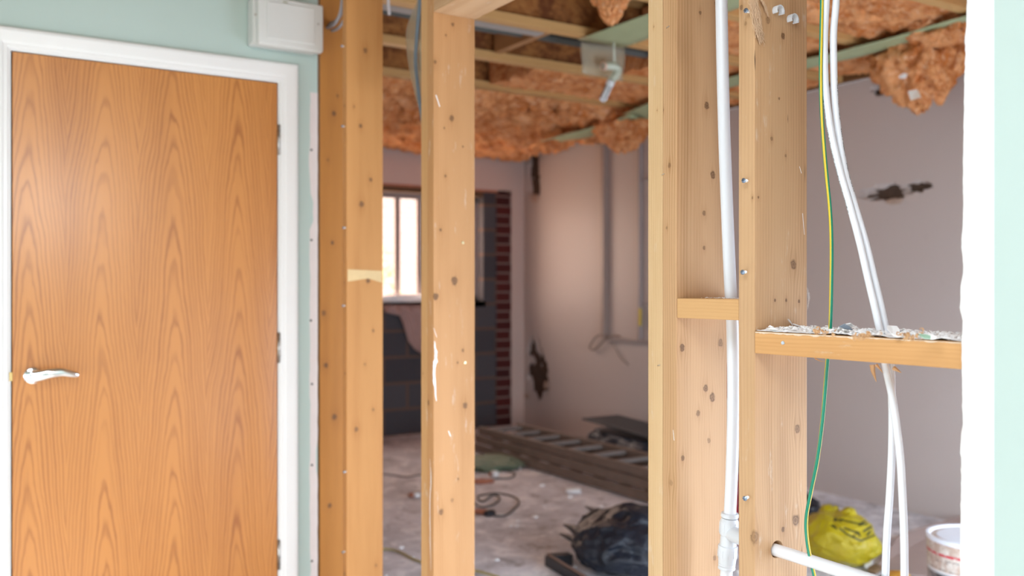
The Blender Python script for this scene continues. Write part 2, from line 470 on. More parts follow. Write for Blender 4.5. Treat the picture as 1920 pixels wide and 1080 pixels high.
# ------------------------------------------------------------------ the setting
XS, DS = 1.20, .133          # room face and depth of the stud wall
YD = 3.19                    # face of the wall with the door
XR, YW = 4.72, 7.27          # right-hand and window walls of the stripped room
ZJ = 2.51                    # underside of the joists
def struct(name, bm, m, **k): return build(name, bm, m, kind='structure', **k)
struct('floor', box(XS, 4.95, -3.3, 7.6, -.12, 0), M['floor'])
struct('floor', box(-2.4, XS, -3.3, YD+.1, -.12, 0), plain('pale_floor', (.62, .60, .57), .5, 0, .05, 3))
bm = box(-2.4, -1.0, -3.3, YD+.1, 2.442, 2.54); box(.3, XS+DS, -3.3, YD+.1, 2.442, 2.54, bm=bm)
box(-1.0, .3, -3.3, -.85, 2.442, 2.54, bm=bm); box(-1.0, .3, 1.05, YD+.1, 2.442, 2.54, bm=bm)
struct('ceiling', bm, M['ceil'])  # gap left open for the added light overhead
# deck above the joists
DECK = struct('ceiling', box(XS+.0, 4.95, -3.3, 7.6, 2.752, 2.80), M['osb'])

# wall holding the door, with its opening
DX0, DX1 = onY(20, 540, YD).x, onY(521, 540, YD).x
DZ = 1.99
bm = box(-2.4, DX0-.035, YD, YD+.1, 0, 2.44)
box(DX1+.035, 1.192, YD, YD+.0125, 0, 2.44, bm=bm)
box(DX1+.035, 1.18, YD+.0125, YD+.1, 0, 2.44, bm=bm)
box(DX0-.035, DX1+.035, YD, YD+.1, DZ+.035, 2.44, bm=bm)
WD = struct('wall_left', bm, M['mint'])
# bare unpainted strip at the free end of the plasterboard with ragged paint line
bm = bmesh.new()
zs = [1.97 - i*(1.97/60) for i in range(61)]
for i in range(60):
    za, zb = zs[i], zs[i+1]
    def wob(z): return 1.163 + .006*noise.noise(Vector((0, 3, z*9))) + (.012 if 1.50 < z < 1.60 else 0) + .003*noise.noise(Vector((5, 3, z*40)))
    def edg(z): return 1.1925 + .002*noise.noise(Vector((1, 8, z*22))) - (.006 if .62 < z < .70 else 0)
    vs = [bm.verts.new(p) for p in ((wob(za), YD-.0006, za), (edg(za), YD-.0006, za), (edg(zb), YD-.0006, zb), (wob(zb), YD-.0006, zb))]
    bm.faces.new(vs)
bmesh.ops.remove_doubles(bm, verts=bm.verts, dist=1e-5)
build('bare_board_strip', bm, M['bareboard'], parent=WD, label='unpainted pinkish white edge of the plasterboard')
for i, (px, py) in enumerate(((584, 281), (584, 450), (583, 601), (585, 720), (585, 872), (585, 1052))):
    p = onY(px, py, YD-.001)
    b = lathe([(0, .001), (.003, .001), (.0042, 0), (.0042, -.001), (0, -.001)], p, (0, -1, 0), 12)
    build('drywall_screw', b, M['dark'], parent=WD)

# front room shell (behind and beside the camera)
bm = box(-2.4, -2.3, -3.3, -1.6, 0, 2.44)
box(-2.4, -2.3, 2.7, YD, 0, 2.44, bm=bm); box(-2.4, -2.3, -1.6, 2.7, 1.16, 2.44, bm=bm); box(-2.4, -2.3, -1.6, 2.7, 0, .08, bm=bm)
struct('wall_front', bm, M['mint'])
bm = box(-.10, .40, -3.2, -3.1, 0, 2.44); box(-2.4, -.1, -3.2, -3.1, 1.12, 2.44, bm=bm); box(-2.4, -2.1, -3.2, -3.1, 0, 1.12, bm=bm); box(1.3, 1.34, -3.2, -3.1, 0, 2.44, bm=bm)
box(.40, 1.3, -3.2, -3.1, 0, 1.70, bm=bm); box(.40, 1.3, -3.2, -3.1, 2.34, 2.44, bm=bm)
struct('wall_back', bm, M['mint'])  # low opening on its left is added for the rear fill

# plasterboard still fixed on the right: ragged edge, filler band, then paint
edge = [(-80, 1813), (0, 1812), (40, 1811), (80, 1808), (100, 1809), (150, 1807), (215, 1806), (280, 1805), (340, 1804), (380, 1805), (420, 1804), (450, 1802),
        (466, 1801), (480, 1804), (510, 1805), (530, 1801), (548, 1799), (562, 1800), (580, 1798), (592, 1802), (600, 1804), (640, 1802),
        (680, 1802), (740, 1803), (800, 1804), (815, 1801), (830, 1800), (850, 1799), (858, 1801), (900, 1801), (960, 1800), (1020, 1799), (1080, 1799), (1180, 1798)]
XB = XS - .0125
def edgeY(z):
    # z -> pixel row at the board's face
    k = F/1.2578; py = 540 - (z-EYE)*k
    for (a, xa), (b, xb) in zip(edge, edge[1:]):
        if a <= py <= b: px = xa + (xb-xa)*(py-a)/(b-a); break
    else: px = 1812 if py < 0 else 1798
    px += .9*noise.noise(Vector((py*.09, 2, 5))) + .5*noise.noise(Vector((py*.3, 7, 5)))
    return onX(px, 540, XB).y
bm = bmesh.new(); N = 420; rows = []
YP = onX(1861, 540, XB).y
for i in range(N+1):
    z = 2.44*i/N; e = edgeY(z); w = .0012*noise.noise(Vector((3, 1, z*60)))
    rows.append([bm.verts.new(p) for p in ((XS-.0005, e, z), (XB+.003, e+.0010+w, z), (XB-.0005, e-.0012, z), (XB-.0012+w*.3, e-.004, z), (XB, e-.010, z),
                                            (XB-.0005+.0004*noise.noise(Vector((9, 1, z*30))), (e+YP)/2, z), (XB, YP+.001*noise.noise(Vector((9, 4, z*14))), z), (XB+.0006, YP-.0015, z), (XB, -3.1, z), (XS-.0005, -3.1, z))])
for a, b in zip(rows, rows[1:]):
    for k in range(9):
        f = bm.faces.new((a[k], a[k+1], b[k+1], b[k])); f.material_index = 1 if k >= 7 else 0; f.smooth = k < 7
bm.faces.new(rows[-1]); bm.faces.new(rows[0])
WR = struct('wall_right', bm, [M['skim'], M['mint']])
# far-side board behind it and the stripped room's shell
bm = box(XS+DS, XS+DS+.0125, -3.3, .715, 0, 2.5)
box(XS+DS+.002, XS+DS+.0145, 3.245, YW+.1, 0, 2.5, bm=bm)
struct('wall_left', bm, M['upper'])
bm = box(XS+DS+.0125, 1.65, .5, .6, 0, 2.5); box(4.45, XR, .5, .6, 0, 2.5, bm=bm); box(1.65, 4.45, .5, .6, 0, .10, bm=bm); box(1.65, 4.45, .5, .6, 1.40, 2.5, bm=bm)
struct('wall_back', bm, M['upper'])  # unseen end wall pulled in close, its low opening added for the side fill
# right-hand wall of the stripped room, with chased-out holes cut into it
WRR = struct('wall_right', box(XR, XR+.12, -3.2, YW+.3, 0, ZJ), M['pinkwall'])
HOLES = [((1001, 333), 9, 42, 3), ((1008, 705), 14, 42, 5), ((996, 652), 6, 16, 6), ((1664, 362), 33, 12, 8), ((1722, 350), 24, 9, 9),
         ((1648, 170), 17, 9, 11), ((1622, 176), 10, 9, 12)]
HOLES = [((1001, 333), 9, 42, 3), ((1010, 700), 15, 44, 5), ((997, 655), 6, 18, 6), ((1664, 362), 36, 12, 8), ((1722, 350), 22, 8, 9),
         ((1652, 168), 15, 9, 11)]
for i, ((px, py), rx, ry, sd) in enumerate(HOLES):
    c = onX(px, py, XR); a = onX(px-rx, py, XR); b = onX(px+rx, py, XR); d = onX(px, py-ry, XR)
    wy = abs(a.y-b.y)*.7; wz = abs(d.z-c.z)*1.35
    g = lump(c, (.07, wy*2, wz*2), sd, .55, 1.6, 4)
    for v in g.verts: v.co.x = c.x + max(-.01, v.co.x-c.x)
    cut(WRR, lump(c, (.08, wy*2, wz*2), sd, .45, 2.2, 4))
    # rough masonry showing at the back of the hole
    g = bmesh.new(); bmesh.ops.create_grid(g, x_segments=14, y_segments=14, size=1)
    for v in g.verts:
        y, z = v.co.x*wy*1.5, v.co.y*wz*1.5
        v.co = Vector((XR+.026+.007*noise.noise(Vector((y*60, z*60, sd))), c.y+y, c.z+z))
    build('rough_masonry', g, M['hole'], parent=WRR, label='dark rough masonry inside a hole in the wall')
# torn plaster lip under the wide hole, and tan rims on the corner holes
for (px, py, rx, ry, sd) in ((1677, 378, 14, 6, 3), (1003, 372, 5, 8, 4), (988, 742, 5, 5, 6), (1024, 722, 4, 7, 7)):
    c = onX(px, py, XR-.002); w = (onX(px-rx, py, XR)-onX(px+rx, py, XR)).length; h = 2*abs(onX(px, py-ry, XR).z-c.z)
    build('plaster_lip', lump(c, (.012, w, h), sd, .35, 2, 3), M['mortar'], parent=WRR, label='torn brown plaster at the rim of a hole')
# rim board above that wall
tag(build('rim_board', box(XR-.045, XR-.002, -3.0, YW, ZJ-.0, 2.75), pine('rim_timber', 'Y', (), (.19, .085, .03), (.10, .04, .014), 5), origin=(XR, 2, ZJ)),
    'dark brown timber rim board above the right-hand wall', 'board')

# window wall: stripped blockwork low down, plaster above, red brick and a plaster strip at the corner
WX0, WX1, WZ0, WZ1 = 2.95, onY(906, 540, YW).x, 1.150, 2.10
ZP = 2.165
bm = box(XS+DS, WX0, YW, YW+.1, 0, ZP); box(WX1, 4.43, YW, YW+.1, 0, ZP, bm=bm); box(WX0, WX1, YW, YW+.1, 0, WZ0, bm=bm)
struct('wall_back', bm, M['blocks'])
struct('wall_back', box(4.43, 4.585, YW-.008, YW+.1, 0, ZP-.02), m_brick('toothed_red_brick', .32, .088))
bm = box(XS+DS, XR, YW-.018, YW+.1, ZP, ZJ+.05); box(4.585, XR, YW-.018, YW+.1, 0, ZP, bm=bm)
struct('wall_back', bm, M['upper'])
struct('trim_1', box(2.6, 4.44, YW-.012, YW+.09, ZP-.022, ZP), plain('torn_plaster_edge', (.42, .17, .10), .9, 0, .3, 30))
struct('trim_2', box(2.6, 4.44, YW+.002, YW+.1, WZ1, ZP-.022), plain('dark_lintel', (.11, .055, .022), .8, 0, .3, 30))
# outer leaf
bm = box(XS+DS, WX0-.02, YW+.17, YW+.27, 0, 2.8); box(WX1+.02, 4.95, YW+.17, YW+.27, 0, 2.8, bm=bm)
box(WX0-.02, WX1+.02, YW+.17, YW+.27, 0, WZ0-.02, bm=bm); box(WX0-.02, WX1+.02, YW+.17, YW+.27, WZ1+.02, 2.8, bm=bm)
struct('wall_back', bm, m_brick('outer_brick'))
# cavity closers around the opening
bm = box(WX0-.03, WX0, YW+.1, YW+.17, WZ0-.05, WZ1+.02); box(WX1, WX1+.03, YW+.1, YW+.17, WZ0-.05, WZ1+.02, bm=bm)
box(WX0-.03, WX1+.03, YW+.1, YW+.17, WZ1, WZ1+.03, bm=bm); box(WX0-.03, WX1+.03, YW+.0, YW+.17, WZ0-.05, WZ0, bm=bm)
struct('trim_3', bm, M['skim'])
# window frame, mullions and panes
fy0, fy1 = YW+.11, YW+.145
win = empty('window_1', (WX0, fy0, WZ0), kind='structure', label='white framed window of narrow panes in the stripped far wall')
fm = plain('shaded_frame_white', (.34, .27, .25), .6, 0, .03)  # white frame, its indoor shade put into the colour
bm = box(WX0, WX0+.05, fy0, fy1, WZ0, WZ1, .004); box(WX1-.05, WX1, fy0, fy1, WZ0, WZ1, .004, bm=bm)
box(WX0, WX1, fy0, fy1, WZ0, WZ0+.05, .004, bm=bm); box(WX0, WX1, fy0, fy1, WZ1-.05, WZ1, .004, bm=bm)
build('window_frame', bm, fm, parent=win)
mull = [onY(746, 540, fy0).x, onY(787, 540, fy0).x, onY(842, 540, fy0).x]
for mx in mull:
    build('mullion', box(mx-.025, mx+.025, fy0+.002, fy1-.002, WZ0+.05, WZ1-.05, .004), fm, parent=win)
xs = [WX0+.05] + mull + [WX1-.05]
for a, b in zip(xs, xs[1:]):
    build('window_pane', box(a+.024, b-.024, fy0+.016, fy0+.020, WZ0+.05, WZ1-.05), M['glass'], parent=win)
# heap of plaster and a torn sheet left on the inner sill
p0, p1 = onY(716, 578, YW+.03), onY(800, 578, YW+.03)
hp = lump(((p0.x+p1.x)/2+.03, YW+.03, WZ0+.012), (.62, .13, .10), 4, .35, 2.5, 5, flat=WZ0)
tag(build('plaster_heap', hp, M['flake'], origin=((p0.x+p1.x)/2, YW+.03, WZ0), smooth=True), 'heap of white broken plaster on the window sill', 'rubble', kind='stuff')
bm = bmesh.new(); G = 24; rws = []
cl = [(716, 572, 796, 572), (722, 586, 796, 586), (748, 592, 800, 592), (755, 606, 802, 606), (760, 622, 804, 622), (766, 640, 806, 640), (778, 655, 806, 655), (792, 664, 806, 664)]
YC = YW-.035
for (xa, ya, xb, yb) in cl:
    r = []
    for k in range(G+1):
        px = xa+(xb-xa)*k/G; p = onY(px, ya, YC)
        p.y += .012*math.sin(k*.9+ya*.03)
        r.append(bm.verts.new(p))
    rws.append(r)
for a, b in zip(rws, rws[1:]):
    for k in range(G): bm.faces.new((a[k], a[k+1], b[k+1], b[k]))
o = tag(build('hanging_sheet', bm, plain('pinkish_sheet', (.42, .27, .24), .8, 0, .1, 12), origin=onY(780, 580, YC), smooth=True, sharp=0),
        'pinkish torn sheet hanging from the window sill over the blockwork', 'sheet')
md = o.modifiers.new('thick', 'SOLIDIFY'); md.thickness = .003

# ------------------------------------------------------------------ outside the window
struct('ground', box(-4, 14, 7.7, 22, -.3, -.2), plain('garden_ground', (.30, .28, .2), .9))
bw = empty('neighbouring_house', (6.0, 12.5, -.2), 'red brick neighbouring house seen through the window', 'building')
build('wall', box(3.6, 6.3, 12.5, 13.5, -.2, 5.5), m_brick('house_brick', .225, .075, (.86, .50, .42), (.80, .42, .34), (.92, .88, .84)), parent=bw)
build('wall', box(7.0, 11.0, 12.6, 13.5, -.2, 5.5), m_brick('house_brick_b', .225, .075, (.86, .50, .42), (.80, .42, .34), (.92, .88, .84)), parent=bw)
bm = box(3.4, 6.5, 12.3, 13.6, 5.5, 5.7)
build('roof', bm, plain('roof_tiles', (.30, .10, .07), .8), parent=bw)
sh = empty('garden_shrub', (4.6, 10.2, -.2), 'leafy yellow-green garden shrub outside the window', 'shrub')
bm = bmesh.new(); rr = random.Random(3)
for i in range(900):
    a = rr.uniform(0, 6.28); h = rr.random(); r = .75*math.sqrt(rr.random())*(1-.5*h)
    c = Vector((4.35+r*math.cos(a), 10.2+r*math.sin(a), .0+1.75*h)); s = rr.uniform(.03, .06)
    u = Vector((rr.gauss(0, 1), rr.gauss(0, 1), rr.gauss(0, 1))).normalized(); w = u.orthogonal().normalized()
    bm.faces.new([bm.verts.new(c+u*s*1.4), bm.verts.new(c+w*s*.6), bm.verts.new(c-u*s*1.4), bm.verts.new(c-w*s*.6)])
build('foliage', bm, plain('shrub_leaf', (.80, .66, .28), .6, 0, .4, 3), parent=sh)
build('stem', sweep([(4.35, 10.2, -.2), (4.37, 10.2, .5), (4.33, 10.22, 1.2)], .03), plain('bark', (.12, .08, .05), .9), parent=sh)

# ------------------------------------------------------------------ the door
dr = empty('door_1', (DX0, YD, 0), kind='structure', label='oak veneered door with chrome lever handle')
leafbm = box(DX0+.004, DX1-.003, YD-.004, YD+.040, .006, DZ-.003, .0015)
leaf = build('door_leaf', leafbm, M['door'], parent=dr)
bm = box(DX0-.035, DX0, YD-.002, YD+.1, 0, DZ+.035); box(DX1, DX1+.035, YD-.002, YD+.1, 0, DZ+.035, bm=bm)
box(DX0, DX1, YD-.002, YD+.1, DZ, DZ+.035, bm=bm)
box(DX0, DX0+.014, YD+.042, YD+.075, 0, DZ, bm=bm); box(DX1-.014, DX1, YD+.042, YD+.075, 0, DZ, bm=bm); box(DX0, DX1, YD+.042, YD+.075, DZ-.014, DZ, bm=bm)
build('door_frame', bm, M['gloss'], parent=dr)
struct('wall_left', box(DX0-.1, DX1+.1, YD+.11, YD+.14, 0, 2.3), M['dark'])
# moulded architrave: mitred profile swept round the opening
AW = onY(557, 540, YD).x - DX1 - .006
prof = [(0, 0), (0, .009), (.004, .012), (.014, .0125), (.018, .0155), (.022, .016), (AW-.012, .018), (AW-.004, .0165), (AW, .012), (AW, 0)]
a0, a1, zt = DX0-.006, DX1+.006, DZ+.006
bm = bmesh.new(); st = []
for (cx, cz, dx, dz) in ((a0, 0, -1, 0), (a0, zt, -1, 1), (a1, zt, 1, 1), (a1, 0, 1, 0)):
    st.append([bm.verts.new((cx+dx*u, YD-h, cz+dz*u)) for u, h in prof])
for a, b in zip(st, st[1:]):
    for k in range(len(prof)-1): bm.faces.new((a[k], a[k+1], b[k+1], b[k]))
struct('trim_4', bm, M['gloss'])
# hinges
for py in (262, 652, 1040):
    p = onY(523, py, YD-.008); h = .052
    hg = build('hinge', sweep([(p.x, p.y, p.z-h), (p.x, p.y, p.z+h)], .0052, 12), M['steel'], parent=dr, label='steel butt hinge')
    for k in range(1, 5): 
        z = p.z-h+k*2*h/5
        build('knuckle_gap', lathe([(.0054, -.0006), (.0056, 0), (.0054, .0006)], (p.x, p.y, z), (0, 0, 1), 12), M['dark'], parent=hg)
# latch in the closing edge
p = onY(21, 706, YD)
build('latch_plate', box(DX0-.004, DX0+.004, YD-.006, YD+.01, p.z-.013, p.z+.013), plain('brass', (.6, .45, .2), .35, 1.0), parent=dr, label='brass latch showing at the closing edge')
# lever handle
hc = onY(61, 704, YD-.004)
hd = build('door_handle', lathe([(0, .002), (.0, .010), (.019, .010), (.0245, .007), (.026, .0), (0, 0)], hc, (0, -1, 0), 40), M['chrome'], parent=dr, smooth=True, label='chrome lever handle on a round rose')
build('neck', lathe([(.0105, .006), (.0095, .014), (.0095, .046), (.0115, .052), (.008, .0565), (0, .0575)], hc, (0, -1, 0), 24), M['chrome'], parent=hd, smooth=True)
pts = [hc+Vector(q) for q in ((.0, -.045, .0), (.018, -.052, .003), (.045, -.056, .0085), (.075, -.055, .010), (.102, -.052, .004), (.122, -.050, -.001))]
sp = spline(pts, 8); b = sweep(sp, .01, 16, rfun=lambda t: .0125*(1-t)**.6+.0058)
for v in b.verts: v.co.y = hc.y-.051 + (v.co.y-hc.y+.051)*.55
build('lever', b, M['chrome'], parent=hd, smooth=True)

# ------------------------------------------------------------------ consumer unit and its cables
cu = empty('consumer_unit', (1.05, YD, 2.1), 'white plastic consumer unit box high on the mint wall beside the studs', 'electrical box')
def plate(x0, x1, z0, z1, ya, yb, r=.012): return box(x0, x1, ya, yb, z0, z1, r, seg=3)
zb, ztp = 2.092, 2.262
build('back_box', plate(.938, 1.175, zb+.008, ztp, YD-.07, YD-.001), M['unit'], parent=cu, smooth=True)
cv = plate(.947, 1.178, zb, ztp-.004, YD-.098, YD-.058, .010)
cvo = build('front_cover', cv, M['unit'], parent=cu, smooth=True)
build('cover_panel', box(.975, 1.147, YD-.101, YD-.096, zb+.022, ztp+0.0-.02, .003), M['unit'], parent=cu)
for (px, py) in ((479, 27), (597, 45)):
    p = onY(px, py, YD-.1)
    build('cover_screw', lathe([(0, .0015), (.003, .0015), (.0042, 0), (0, -.002)], (p.x, YD-.099, p.z), (0, -1, 0), 12), M['steel'], parent=cu)
p = onY(535, 5, YD-.1)
build('badge', box(p.x-.008, p.x+.008, YD-.103, YD-.1, p.z-.0015, p.z+.0025, .001), plain('badge_metal', (.45, .45, .33), .4, .5), parent=cu)
for i, (dx, dz, rr_, lab) in enumerate(((0, 0, .0058, 'outer'), (.008, .009, .0052, 'middle'), (-.006, .018, .005, 'inner'), (.004, -.009, .005, 'lowest'))):
    pts = [onX(x_, y_, XS+.03) + Vector((.006*i, 0, dz)) for x_, y_ in ((596, 44), (610, 52), (626, 46), (637, 28), (641, 6), (642, -30), (640, -60))]
    tag(build('grey_cable', sweep(spline(pts, 8), rr_, 8), M['greycable'], origin=pts[0], smooth=True),
        f'grey cable looping from the consumer unit to the first stud, {lab} of the bundle', 'cable', 'grey cables beside the consumer unit')

# ------------------------------------------------------------------ studs
def face_knots(px_list, y_face, org):
    """knots given on the wide (Y) face: pixel x, y, radius px"""
    out = []
    for (px, py, r, d) in px_list:
        p = onY(px, py, y_face); rm = r*(p.x*S_+p.y*C_)/F
        out.append((p.x-org.x, p.z-org.z, rm, d))
    return out
def edge_knots(px_list, org):
    out = []
    for (px, py, r, d) in px_list:
        p = onX(px, py, XS); rm = r*(p.x*S_+p.y*C_)/F
        out.append((-(p.y-org.y), p.z-org.z, rm, d))
    return out
PALE = dict(light=(.59, .365, .20), dark=(.38, .19, .075))
def stud(y0, y1, label, knots=(), eknots=(), seed=0.0, x0=XS, x1=XS+DS, z1=2.40, bev=.0018, **kw):
    org = Vector((x0, y1, .04)) if False else Vector((x0, y0, .04))
    kn = face_knots(knots, y0, org) + edge_knots(eknots, org)
    mt = pine('stud_pine', 'Z', kn, seed=seed, **kw)
    bm = box(x0, x1, y0, y1, .04, z1, bev, seg=2)
    o = build('timber_stud', bm, mt, origin=org)
    return tag(o, label, 'stud', 'upright studs of the opened partition wall')
OR = dict(light=(.48, .20, .045), dark=(.33, .125, .03), strength=.3)
stud(3.193, 3.231, 'leftmost knotty timber stud, tight against the mint wall edge', [(626, 213, 5, 1), (611, 685, 5, 1), (627, 782, 6, 1), (618, 948, 5, 1), (607, 587, 5, .8), (623, 455, 4, 1), (633, 180, 3, .7), (615, 300, 3, .5)], seed=1.0, x0=XS+.003, x1=XS+.136, **OR)
S2 = stud(2.938, 2.973, 'second timber stud from the left, knotty, with pale patch at mid height', [(685, 95, 5, .8), (676, 236, 4, 1), (678, 383, 6, .9), (695, 337, 4, .9), (690, 526, 5, 1), (700, 620, 3, .8), (668, 805, 5, .9), (700, 768, 3, .7), (664, 200, 3, .5), (705, 1060, 3, .6), (684, 683, 3, .5)], [(646, 198, 3, .8), (646, 1075, 4, .9), (647, 700, 3, .8), (646, 530, 3, .5)], seed=2.4, light=(.53, .25, .08), dark=(.36, .14, .035), strength=.3)
S3 = stud(2.306, 2.3435, 'right timber of the doubled stud at the left of the doorway gap', [(852, 527, 8, 1), (817, 556, 7, 1), (847, 222, 6, .9), (849, 46, 4, .9), (816, 116, 4, .8), (833, 240, 2, 1), (835, 330, 3, .9), (826, 431, 3, 1), (872, 760, 6, .9), (827, 960, 6, .9), (848, 938, 4, .5), (868, 657, 3, .8), (858, 680, 2, 1), (859, 898, 2, 1), (868, 275, 2, 1), (836, 66, 2, 1)], [(803, 755, 5, .8)], seed=4.1, light=(.50, .26, .11), dark=(.36, .165, .055), strength=.42, dirt=.35)
stud(2.345, 2.383, 'left timber of the doubled stud at the left of the doorway gap', [], [(793, 700, 2, .6)], seed=6.6, light=(.56, .32, .14), dark=(.42, .21, .075), strength=.4, dirt=.3)
stud(1.3545, 1.397, 'left timber of the doubled stud at the right of the doorway gap', [], [(1226, 50, 2, .5), (1232, 207, 1.5, .6)], seed=8.2, light=(.62, .42, .23), dark=(.44, .25, .10), freq=1300, dirt=.25)
S4 = stud(1.316, 1.3540, 'right timber of the doubled stud, carrying the short nogging and white pipe', [(1325, 198, 7, 1), (1337, 328, 7, 1), (1313, 24, 4, .9), (1320, 400, 5, .8), (1320, 465, 4, .8), (1279, 652, 7, 1), (1351, 643, 7, .7), (1323, 728, 7, .9), (1336, 745, 8, .9), (1309, 775, 6, .8), (1280, 859, 5, .9), (1329, 826, 5, .6), (1340, 1046, 5, .6), (1342, 6, 4, .8)],
     [(1255, 310, 5, .7), (1243, 207, 3, .6), (1250, 427, 3, .6), (1258, 905, 6, .35)], seed=10.7, light=(.52, .31, .16), dark=(.33, .165, .065))
SR = stud(1.120, 1.157, 'widest sharp timber stud with screws, pipe clips and a bored hole low down', [(1440, 38, 7, .6), (1468, 68, 6, 1), (1461, 185, 3, .9), (1447, 260, 4, .7), (1488, 496, 9, .9), (1495, 804, 8, .8), (1492, 975, 11, .9), (1468, 993, 5, 1), (1415, 1008, 13, .6), (1473, 292, 3, .7), (1453, 563, 3.2, 1), (1474, 563, 3.2, 1), (1498, 565, 3.2, 1), (1422, 370, 2.5, 1), (1411, 370, 2.5, .8)],
     [(1390, 14, 5, .8), (1398, 44, 4, .5), (1408, 1004, 1.2, 1)], seed=12.9, light=(.54, .33, .175), dark=(.33, .17, .07), dirt=.3)
# boards hidden behind the plasterboard on the right still carry the nogging
stud(.697, .735, 'timber stud behind the torn edge of the white plasterboard', seed=15.0)
# plates, door head
def plank(name, x0, x1, y0, y1, z0, z1, label, cat, along='Y', seed=1.0, bev=.0015, knots=(), **kw):
    o = build(name, box(x0, x1, y0, y1, z0, z1, bev, seg=2), pine('plank_pine', along, knots, seed=seed, **kw), origin=(x0, y0, z0))
    return tag(o, label, cat)
plank('sole_plate', XS, XS+DS, 2.31, 3.24, 0, .04, 'flat sole plate under the left-hand studs', 'plate')
plank('sole_plate', XS, XS+DS, -3.1, 1.396, 0, .04, 'flat sole plate under the right-hand studs', 'plate', seed=3)
plank('head_plate', XS, XS+DS, -3.1, 3.24, 2.40, 2.44, 'long head plate across the tops of all the studs', 'plate', seed=5)
plank('door_head', XS, XS+DS, 1.398, 2.305, 2.040, 2.080, 'timber door head bridging the doorway gap at the top', 'lintel', seed=7, dirt=.5, knots=[(.06, .55, .006, .8)])
NG = plank('nogging', XS+.001, XS+DS-.002, 1.158, 1.315, 1.2135, 1.2505, 'short timber nogging between the doubled stud and the sharp stud', 'nogging', seed=9, light=(.60, .345, .15), dark=(.46, .24, .085), strength=.35)
N2 = plank('nogging', XS-.001, XS+DS-.004, .736, 1.119, 1.1585, 1.1960, 'long timber nogging covered in plaster crumbs, right of the sharp stud', 'nogging', seed=11, light=(.62, .335, .135), dark=(.47, .22, .07), strength=.3, dirt=.3)
# cut marks and splits on the sharp stud
for (pa, pb, w) in (((1415, 92), (1416, 134), .0022), ((1477, 213), (1477.5, 232), .0012), ((1509.5, 305), (1509, 345), .001), ((1503.5, 1020), (1503.5, 1048), .001)):
    a, b = onY(*pa, 1.1197), onY(*pb, 1.1197)
    bm = bmesh.new(); m_ = (a+b)/2
    vs = [bm.verts.new(q) for q in (a, m_+Vector((w/2, 0, 0)), b, m_-Vector((w/2, 0, 0)))]; bm.faces.new(vs)
    build('split', bm, M['hole'], parent=SR, label='dark drying split in the timber')
# bored hole for the pipe
hx = onY(1457, 1030, 1.12)
cut(SR, sweep([(hx.x, 1.05, hx.z), (hx.x, 1.20, hx.z)], .0155, 28))
# worn edges smeared with plaster on the doubled stud
def smear(parent, px, pts, w, face, seed, amp=.4, lab='white plaster smear'):
    """ragged thin crust following pixel points on a face"""
    f = (lambda a, b: onY(a, b, face[1]-.0006)) if face[0] == 'Y' else (lambda a, b: onX(a, b, face[1]-.0006))
    bm = bmesh.new(); P = spline([f(*q) for q in pts], 10); prev = None
    side = Vector((1, 0, 0)) if face[0] == 'Y' else Vector((0, 1, 0))
    for i, p in enumerate(P):
        ww = w*(.5+.9*abs(noise.noise(Vector((p.z*70, seed, 1)))))*(.35+math.sin(math.pi*i/(len(P)-1)))
        sh = w*amp*noise.noise(Vector((p.z*50, seed, 9)))
        q = [bm.verts.new(p+side*(sh-ww/2)), bm.verts.new(p+side*(sh+ww/2))]
        if prev: bm.faces.new((prev[0], prev[1], q[1], q[0]))
        prev = q
    build('plaster_smear', bm, M['flake'], parent=parent, label=lab)
smear(S3, 0, [(815, 640), (817, 670), (814, 700), (818, 752)], .010, ('Y', 2.306), 1)
smear(S3, 0, [(813, 615), (819, 632)], .006, ('Y', 2.306), 3)
smear(S3, 0, [(806, 860), (808, 900), (806, 950), (808, 1070)], .004, ('X', XS), 5)
smear(S3, 0, [(817, 178), (824, 200)], .012, ('Y', 2.306), 7)
smear(S3, 0, [(841, 808), (846, 818)], .012, ('Y', 2.306), 8)
smear(SR, 0, [(1499, 312), (1503, 325)], .007, ('Y', 1.12), 9)
smear(SR, 0, [(1505, 400), (1508, 440)], .005, ('Y', 1.12), 10)
smear(S4, 0, [(1262, 806), (1264, 826)], .004, ('X', XS), 11)
# pale tape patches on the two leftmost studs
bm = bmesh.new(); pp = [onY(x_, y_, 2.9374) for x_, y_ in ((652, 505), (716, 508), (716, 530), (690, 522), (652, 528))]; bm.faces.new([bm.verts.new(q) for q in pp])
build('pale_patch', bm, plain('pale_tape', (.66, .46, .22), .6, 0, .1, 40), parent=S2, label='pale band of tape across the stud')

# screws standing proud of the studs
def plug_screw(parent, px, py, X=XS, L=.012, s=1.0):
    p = onX(px, py, X)
    d = Vector((-1, -.25, -.05)).normalized()
    sh = sweep([p + Vector((.002, 0, 0)), p + d*L*s], .0021*s, 10)
    for k in range(4): lathe([(.0021*s, -.0005), (.0028*s, 0), (.0021*s, .0005)], p + d*L*s*(.15+.22*k), d, 10, bm=sh)
    so = build('screw', sh, plain('bright_zinc', (.85, .86, .88), .3, .3), parent=parent, smooth=True, label='protruding zinc screw')
    c = p + d*L*s
    build('screw_head', lathe([(0, .0022*s), (.0026*s, .0018*s), (.0044*s, 0), (.003*s, -.002*s), (0, -.002*s)], c, d, 16), M['screw'], parent=so, smooth=True)
    b = box(-.003*s, .003*s, -.0004, .0004, -.0004, .0004); box(-.0004, .0004, -.003*s, .003*s, -.0004, .0004, bm=b)
    q = d.to_track_quat('Z', 'Y').to_matrix().to_4x4()
    bmesh.ops.transform(b, matrix=Matrix.Translation(c+d*.0021*s) @ q, verts=b.verts)
    build('screw_slot', b, M['dark'], parent=so)
for q in ((1405, 22), (1401, 339), (1399, 510), (1403, 932)): plug_screw(SR, *q)
for q in ((645, 87), (646, 237), (648, 427), (647, 573), (649, 884), (647, 1034)): plug_screw(S2, *q, L=.01)
